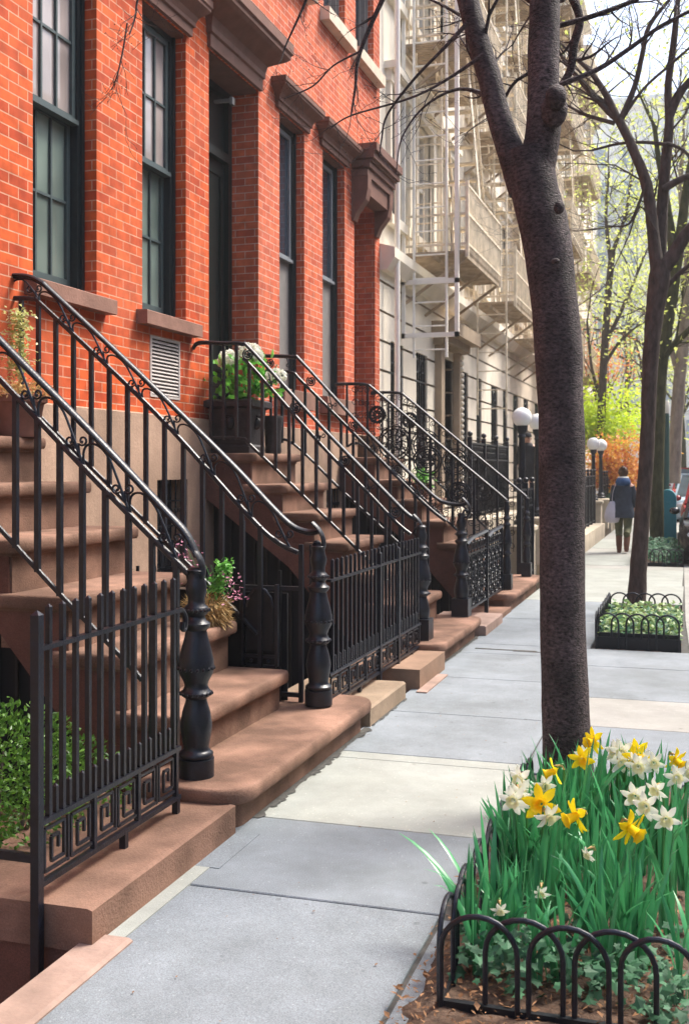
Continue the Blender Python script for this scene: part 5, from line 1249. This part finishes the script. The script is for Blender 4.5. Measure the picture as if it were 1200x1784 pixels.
for _ in range(190):
    c = Vector((random.gauss(-3.85, .16), random.gauss(9.12, .10), random.uniform(2.22, 2.58))); v = Vector((random.gauss(.3, .7), random.gauss(-.3, .7), random.gauss(.2, .6))).normalized(); n_ = v.orthogonal().normalized(); a_ = v.cross(n_); s_ = random.uniform(.06, .11)
    l.add([c, c+v*s_*.3+a_*s_*.34, c+v*s_*.65+a_*s_*.30-n_*.01, c+v*s_-n_*.02, c+v*s_*.65-a_*s_*.30-n_*.01, c+v*s_*.3-a_*s_*.34, c+v*s_*.5+n_*.012], [(0, 1, 6), (1, 2, 6), (2, 3, 6), (3, 4, 6), (4, 5, 6), (5, 0, 6)])
l.build('leaves', hyd_m, h)
for cx_, cy_, cz_, r_ in ((-3.98, 9.05, 2.60, .075), (-3.80, 9.08, 2.655, .085), (-3.70, 9.0, 2.60, .05), (-3.50, 8.98, 2.41, .075), (-4.05, 9.1, 2.56, .05)):
    l = MB()
    for _ in range(260):
        v = Vector([random.gauss(0, 1) for _ in range(3)]).normalized(); q = Vector((cx_+v.x*r_, cy_+v.y*r_, cz_+v.z*r_*.65)); l.leaf(q, (v+Vector([random.gauss(0, .9) for _ in range(3)])).normalized(), v, .030, .028)
    l.build('flower_head', whi_m, h)
l = MB()
for k in range(7): l.tube([(-3.93, 9.16, 2.18), (-3.95+.05*k, 9.1, 2.35), (-4.0+.08*k, 9.06, 2.52)], [.008, .006, .004], 6)
l.build('stem', stem_m, h)
v_ = empty('iron_urn', (-3.62, 9.62, 1.73), 'slim dark vase standing on the second landing beside the planter', 'vase')
MB().lathe(-3.78, 9.62, [(.07, 1.73), (.08, 1.76), (.075, 1.8), (.085, 2.0), (.095, 2.07), (.09, 2.09), (.07, 2.08)], 18).build('body', urn_m, v_)
pp = pot('small red clay pot on the upper step of the farthest stoop', -3.2, 13.1, 1.215, .13, .2, terra)
l = MB(); cloud(l, [(-3.2, 13.1, 1.5), (-3.15, 13.05, 1.45)], 300, .06, .05); l.build('foliage', hyd_m, pp)

# ---------------------------------------------------------------- people
def skinned(name, verts, edges, radii, m, parent, root_i=0):
    me = bpy.data.meshes.new(name); me.from_pydata(verts, edges, []); o = bpy.data.objects.new(name, me); COL.objects.link(o)
    md = o.modifiers.new('skin', 'SKIN'); md.use_smooth_shade = True
    for v, r in zip(me.skin_vertices[0].data, radii): v.radius = (r, r) if not isinstance(r, tuple) else r
    me.skin_vertices[0].data[root_i].use_root = True
    o.modifiers.new('sub', 'SUBSURF').levels = 2; o.modifiers['sub'].render_levels = 2
    dg = bpy.context.evaluated_depsgraph_get(); ev = o.evaluated_get(dg); nm = bpy.data.meshes.new_from_object(ev)
    o.modifiers.clear(); o.data = nm; nm.materials.clear(); nm.materials.append(m)
    off = Vector(parent['_o']); 
    for v in nm.vertices: v.co -= off
    o.parent = parent; return o
def hand(mb, c, down=(0, 0, -1), side=(1, 0, 0)):
    c = Vector(c); d = Vector(down); a = Vector(side); b = d.cross(a)
    mb.ball(c+d*.04, .036, 10, 8, (.6+.4*abs(a.x), .6+.4*abs(a.y), 1.2))
    for k, (o, L) in enumerate(((-.027, .068), (-.009, .078), (.009, .072), (.026, .056))):
        p = c+d*.075+a*o; mb.tube([p, p+d*L*.5+b*.006, p+d*L*.85+b*.024, p+d*L+b*.034], [.0095, .009, .008, .006], 7)
    p = c+d*.02-a*.034; mb.tube([p, p+d*.03-a*.022, p+d*.065-a*.022+b*.01], [.012, .010, .007], 7)
def person_woman(x, y):
    r = empty('person', (x, y, 0), 'person walking away in a dark coat with a blue hood, olive trousers and brown boots', 'person')
    def P(dx, dy, z): return (x+dx, y+dy, z)
    V = [P(0,0,.86), P(0,.01,1.08), P(0,.01,1.27), P(0,.015,1.37), P(0,.02,1.45), P(0,.03,1.53),
         P(-.09,0,.80), P(-.085,.09,.46), P(-.075,.02,.09), P(-.075,.13,.05),
         P(.09,0,.80), P(.08,-.02,.46), P(.07,-.20,.13), P(.07,-.13,.05),
         P(-.155,.01,1.25), P(-.20,-.02,1.0), P(-.195,.06,.79),
         P(.155,.01,1.25), P(.20,.05,1.02), P(.19,.16,.84)]
    E = [(0,1),(1,2),(2,3),(3,4),(4,5),(0,6),(6,7),(7,8),(8,9),(0,10),(10,11),(11,12),(12,13),(2,14),(14,15),(15,16),(2,17),(17,18),(18,19)]
    Rr = [.125,.11,.115,.05,.085,.075,.085,.055,.042,.035,.085,.055,.042,.035,.055,.042,.030,.055,.042,.030]
    skinned('body', V, E, Rr, skin_m, r)
    c = MB(); c.loft([(x,y,.66,.215,.16),(x,y,.70,.212,.16),(x,y,.84,.19,.145),(x,y+.005,.97,.165,.125),(x,y+.01,1.10,.175,.128),(x,y+.01,1.20,.182,.125),(x,y+.012,1.28,.145,.105),(x,y+.015,1.35,.09,.08)], 22); noisy(c, .006, 9)
    co = c.build('coat', coat_m, r, sharp=70)
    for pts in ([P(-.145,.01,1.25),P(-.195,-.015,1.02),P(-.20,.05,.82)], [P(.145,.01,1.25),P(.195,.045,1.04),P(.20,.14,.87)]):
        s = MB().tube(smooth_path(pts, 5), [.072,.070,.068,.064,.060,.057,.056,.054,.052,.050,.050], 14); noisy(s, .004, 12); s.build('sleeve', coat_m, co, sharp=70)
    hd = MB(); hd.loft([(x,y-.02,1.26,.10,.07),(x,y-.05,1.28,.135,.095),(x,y-.055,1.33,.145,.105),(x,y-.04,1.38,.125,.10),(x,y-.02,1.415,.10,.085),(x,y-.01,1.40,.08,.07)], 18); noisy(hd, .006, 14); hd.build('hood', hood_m, r, sharp=70)
    hl = MB(); hl.loft([(x,y-.025,1.395,.105,.088),(x,y-.02,1.43,.098,.084),(x,y-.012,1.435,.085,.074),(x,y-.01,1.40,.075,.066)], 18); hl.build('hood_lining', white_m, r, sharp=70)
    hh = MB(); hh.ball((x,y+.01,1.52), .098, 16, 12, (.95,1.05,1.12)); hh.ball((x,y-.075,1.585), .045, 12, 8); noisy(hh, .006, 20); hh.build('hair', hair_m, r, sharp=80)
    fc = MB(); fc.ball((x,y+.125,1.50), .016, 8, 6); 
    for sx in (-1, 1): fc.ball((x+sx*.085,y+.03,1.50), .022, 8, 6, (.5,1,1.3)); fc.ball((x+sx*.032,y+.105,1.525), .012, 8, 6)
    fc.box(x-.02, x+.02, y+.105, y+.112, 1.455, 1.463); fc.build('face', skin_m, r)
    t = MB()
    for hip, kn, an in ((V[6],V[7],V[8]),(V[10],V[11],V[12])):
        t.tube(smooth_path([(hip[0],hip[1],.82),kn,(an[0],an[1],an[2]+.22)], 5), [.098,.096,.090,.084,.078,.073,.070,.068,.066,.062,.060], 14)
    noisy(t, .005, 10); t.build('trousers', olive_m, r, sharp=70)
    for an, toe, kn in ((V[8],V[9],V[7]),(V[12],V[13],V[11])):
        b = MB(); kv = Vector(kn); av = Vector(an); top = av+(kv-av)*.62
        b.tube([top, av+(top-av)*.4, av, av+Vector((0,.0,-.045))], [.062,.058,.050,.046], 12)
        tv = Vector(toe); d = (tv-av); d.z = 0; d = d.normalized() if d.length > .02 else Vector((0, 1, 0))
        b.tube([av+Vector((0,0,-.045))-d*.03, av+Vector((0,0,-.055))+d*.06, av+Vector((0,0,-.062))+d*.14], [.046,.042,.028], 10); b.box(av.x-.034, av.x+.034, av.y-.07, av.y-.01, av.z-.095, av.z-.06)
        b.build('boot', boot_m, r, sharp=60)
    h = MB(); hand(h, V[16], (0,.1,-1), (0,1,0)); hand(h, V[19], (0,.2,-1), (0,1,0)); h.build('hand', skin_m, r)
    bg_ = empty('tote_bag', (x-.22, y-.06, .6), 'pale tote bag hanging from the walking person by a long strap', 'bag')
    b = MB(); b.rings([[(x-.20+q*math.cos(k*.3927), y-.05+w*math.sin(k*.3927), z) for k in range(16)] for z, q, w in ((.56,.06,.03),(.58,.12,.06),(.68,.15,.075),(.80,.125,.06),(.92,.07,.035),(.97,.035,.02))]); noisy(b, .010, 9); b.build('bag', bag_m, bg_, sharp=80)
    MB().tube(smooth_path([P(-.20,-.06,.95),P(-.185,-.105,1.12),P(-.14,-.10,1.27),P(-.12,0,1.345),P(-.13,.08,1.25)], 4), 0, 8, flat=(.018,.006)).build('strap', bag_m, bg_)
person_woman(-1.26, 21.2)
def person_porch(x, y, z0):
    r = empty('person', (x, y, z0), 'person in black coat and cap with bare legs, standing on stone steps behind the lamps', 'person')
    def P(dx, dy, z): return (x+dx, y+dy, z0+z)
    V = [P(0,0,.80), P(0,0,1.02), P(0,0,1.19), P(0,0,1.27), P(0,-.01,1.34), P(0,-.01,1.42), P(-.075,0,.74), P(-.075,0,.42), P(-.075,.02,.08), P(-.08,-.10,.04), P(.075,0,.74), P(.075,-.03,.42), P(.075,-.02,.08), P(.085,-.14,.04), P(-.15,0,1.17), P(-.19,0,.95), P(-.18,-.07,.76), P(.15,0,1.17), P(.19,0,.95), P(.18,-.07,.76)]
    E = [(0,1),(1,2),(2,3),(3,4),(4,5),(0,6),(6,7),(7,8),(8,9),(0,10),(10,11),(11,12),(12,13),(2,14),(14,15),(15,16),(2,17),(17,18),(18,19)]
    skinned('body', V, E, [.115,.10,.105,.048,.082,.072,.08,.052,.040,.033,.08,.052,.040,.033,.052,.04,.03,.052,.04,.03], skin_m, r)
    c = MB(); c.loft([(x,y,z0+.46,.19,.14),(x,y,z0+.7,.185,.14),(x,y,z0+.92,.16,.12),(x,y,z0+1.08,.175,.12),(x,y,z0+1.18,.17,.11),(x,y,z0+1.27,.08,.075)], 20); noisy(c, .006, 9); co = c.build('coat', drk_m, r, sharp=70)
    for s_ in (-1, 1):
        s = MB().tube([P(s_*.155,0,1.18),P(s_*.195,0,.96),P(s_*.185,-.06,.79)], [.068,.058,.048], 12); s.build('sleeve', drk_m, co, sharp=70)
    MB().loft([(x,y,z0+1.395,.093,.10),(x,y,z0+1.43,.094,.10),(x,y,z0+1.48,.07,.075),(x,y,z0+1.495,.02,.02)], 16).box(x-.06, x+.06, y-.17, y-.08, z0+1.405, z0+1.415).build('cap', drk_m, r, sharp=60)
    f = MB()
    for sx in (-1, 1): f.ball((x+sx*.03, y-.085, z0+1.375), .010, 8, 6)
    f.build('eye', drk_m, r); f = MB(); f.ball((x, y-.105, z0+1.35), .015, 8, 6)
    for sx in (-1, 1): f.ball((x+sx*.082, y-.01, z0+1.355), .02, 8, 6, (.5, 1, 1.3))
    f.build('nose_and_ears', skin_m, r); MB().box(x-.022, x+.022, y-.094, y-.088, z0+1.308, z0+1.315).build('mouth', boot_m, r)
    for an in (V[8], V[12]):
        b = MB(); b.tube([(an[0],an[1],an[2]+.10),(an[0],an[1],an[2]-.02)], [.048,.05], 12); b.tube([(an[0],an[1]+.03,an[2]-.03),(an[0],an[1]-.06,an[2]-.036),(an[0],an[1]-.16,an[2]-.045)], [.045,.045,.03], 10); b.build('shoe', white_m, r, sharp=60)
    h = MB(); hand(h, V[16], (0,-.2,-1), (0,1,0)); hand(h, V[19], (0,-.2,-1), (0,1,0)); h.build('hand', skin_m, r)
person_porch(-3.46, 24.0, .88)

# ---------------------------------------------------------------- teal box, sign post, cars
t = empty('relay_box', (-.53, 22.6, 0), 'teal round-topped street box beside the mossy tree', 'mailbox')
pr = [(-.66, .12), (-.32, .12), (-.32, .98)] + [(-.49+.17*math.cos(a*.2618), .98+.19*math.sin(a*.2618)) for a in range(1, 12)] + [(-.66, .98)]
MB().prism(pr, 22.35, 22.85).build('body', teal_m, t)
MB().box(-.65, -.33, 22.36, 22.84, -.01, .12).build('base', iron_d, t); MB().box(-.62, -.36, 22.335, 22.349, .2, .93).build('door', teal_m, t)
MB().tube([(-.62, 22.33, .6), (-.62, 22.315, .62), (-.62, 22.315, .72), (-.62, 22.33, .74)], .008, 6).build('handle', chrome, t)
t = empty('sign_post', (-.53, 24.2, 0), 'dark green post with a small pale plate at its top, behind the teal box', 'post')
MB().lathe(-.55, 24.2, [(.09, -.02), (.09, .12), (.066, .16), (.063, 2.72), (.05, 2.76)], 14).build('post', green_p, t)
MB().lathe(-.55, 24.2, [(.058, 2.76), (.064, 2.78), (.064, 3.0), (.05, 3.03)], 14).build('cap_plate', white_m, t)
MB().box(-.64, -.60, 24.19, 24.21, 2.35, 2.70).build('red_plate', car_rd, t)
def car(label, x0, x1, y0, L, paint, h=1.45, suv=False):
    root = empty('parked_car', ((x0+x1)/2, y0, -.125), label, 'car'); z = -.125; w = x1-x0; xm = (x0+x1)/2
    # side outline (y from the nearer end, z) and half widths
    hb = h*.60
    secs = [(0, .32, hb*.62, .80), (.06, .24, hb*.80, .90), (.25, .20, hb*.92, .97), (L*.28, .18, hb*.98, 1), (L*.5, .18, hb, 1), (L*.78, .18, hb, 1), (L-.25, .2, hb*.95, .96), (L-.05, .25, hb*.82, .9), (L, .34, hb*.6, .8)]
    rg = []
    for dy, za, zb, k in secs:
        q = w/2*k; rg.append([(xm-q*.93, y0+dy, z+za), (xm+q*.93, y0+dy, z+za), (xm+q, y0+dy, z+za+.12), (xm+q, y0+dy, z+zb-.16), (xm+q*.93, y0+dy, z+zb-.02), (xm, y0+dy, z+zb+.03), (xm-q*.93, y0+dy, z+zb-.02), (xm-q, y0+dy, z+zb-.16), (xm-q, y0+dy, z+za+.12)])
    MB().rings(rg).build('body', paint, root, sharp=50)
    ca, cb, cc, cd = (L*.18, L*.34, L*.74, L*.95) if not suv else (L*.20, L*.32, L*.90, L*.98)
    def sec(dy, zz, k): q = w/2*k; return [(xm-q, y0+dy, z+zz), (xm+q, y0+dy, z+zz)]
    g = MB(); g.rings([[*sec(ca, hb-.02, .88), *reversed(sec(cb, h, .70))], [*sec(cd, hb-.02, .88), *reversed(sec(cc, h, .70))]], smooth=False); g.build('windows', car_gl, root)
    rf = MB(); rf.box(xm-w*.36, xm+w*.36, y0+cb-.03, y0+cc+.03, z+h-.015, z+h+.035)
    for s_ in (-1, 1):
        for (da, zb_, db, zt) in ((ca, hb-.04, cb, h), (cd, hb-.04, cc, h), ((ca+cd)/2, hb-.04, (cb+cc)/2, h)): rf.bar((xm+s_*w*.44, y0+da, z+zb_), (xm+s_*w*.352, y0+db, z+zt), .055, .055)
    rf.build('roof', paint, root)
    for dy in (L*.19, L*.80):
        for s_ in (-1, 1):
            cx_ = xm+s_*(w/2-.10); wl = MB()
            wl.rings([[(cx_+o, y0+dy+q*math.cos(k*.2618), z+.32+q*math.sin(k*.2618)) for k in range(24)] for o, q in ((-.10, .24), (-.11, .29), (-.09, .32), (.09, .32), (.11, .29), (.10, .24))]); wo = wl.build('wheel', tyre_m, root, sharp=50)
            MB().rings([[(cx_+o, y0+dy+q*math.cos(k*.2618), z+.32+q*math.sin(k*.2618)) for k in range(24)] for o, q in ((-.107, .22), (.107, .22))]).build('rim', chrome, wo)
    for s_ in (-1, 1):
        MB().ball((xm+s_*w*.34, y0+.05, z+hb*.70), .10, 12, 8, (1.5, .6, .7)).build('headlight', lampg, root)
        MB().ball((xm+s_*(w/2+.07), y0+ca+.25, z+hb+.08), .09, 10, 6, (1, .6, .7)).build('mirror', paint, root)
    MB().box(xm-w*.36, xm+w*.36, y0-.02, y0+.06, z+.30, z+.40).build('bumper', chrome, root); MB().box(xm-w*.22, xm+w*.22, y0+.0, y0+.04, z+.46, z+.62).build('grille', tyre_m, root)
    MB().box(xm-.26, xm+.26, y0-.035, y0-.02, z+.32, z+.43).build('number_plate', white_m, root)
    return root
car('dark parked car at the right edge of the photo, its light showing', -.24, 1.58, 18.6, 4.4, car_dk, 1.5, True)
car('red parked car behind the dark one', -.27, 1.5, 24.2, 4.3, car_rd, 1.62, True)
car('pale blue parked car farther up the street', -.62, 1.2, 33.5, 4.4, car_bl, 1.5)
car('second red car far up the street', -.8, 1.0, 40.5, 4.4, car_rd, 1.7, True)
# ---------------------------------------------------------------- spring haze in the street
hm = bpy.data.materials.new('air'); hm.use_nodes = True; ht_ = hm.node_tree; ht_.nodes.remove(ht_.nodes['Principled BSDF'])
pv = ht_.nodes.new('ShaderNodeVolumePrincipled'); pv.inputs['Density'].default_value = .0011; pv.inputs['Color'].default_value = (.97, .98, 1, 1); pv.inputs['Anisotropy'].default_value = .2
ht_.links.new(pv.outputs[0], ht_.nodes['Material Output'].inputs['Volume'])
tag(MB().box(-165, 245, -65, 705, -2.1, 40).build('haze', hm), kind='stuff')
for o in bpy.data.objects:
    if '_o' in o: del o['_o']
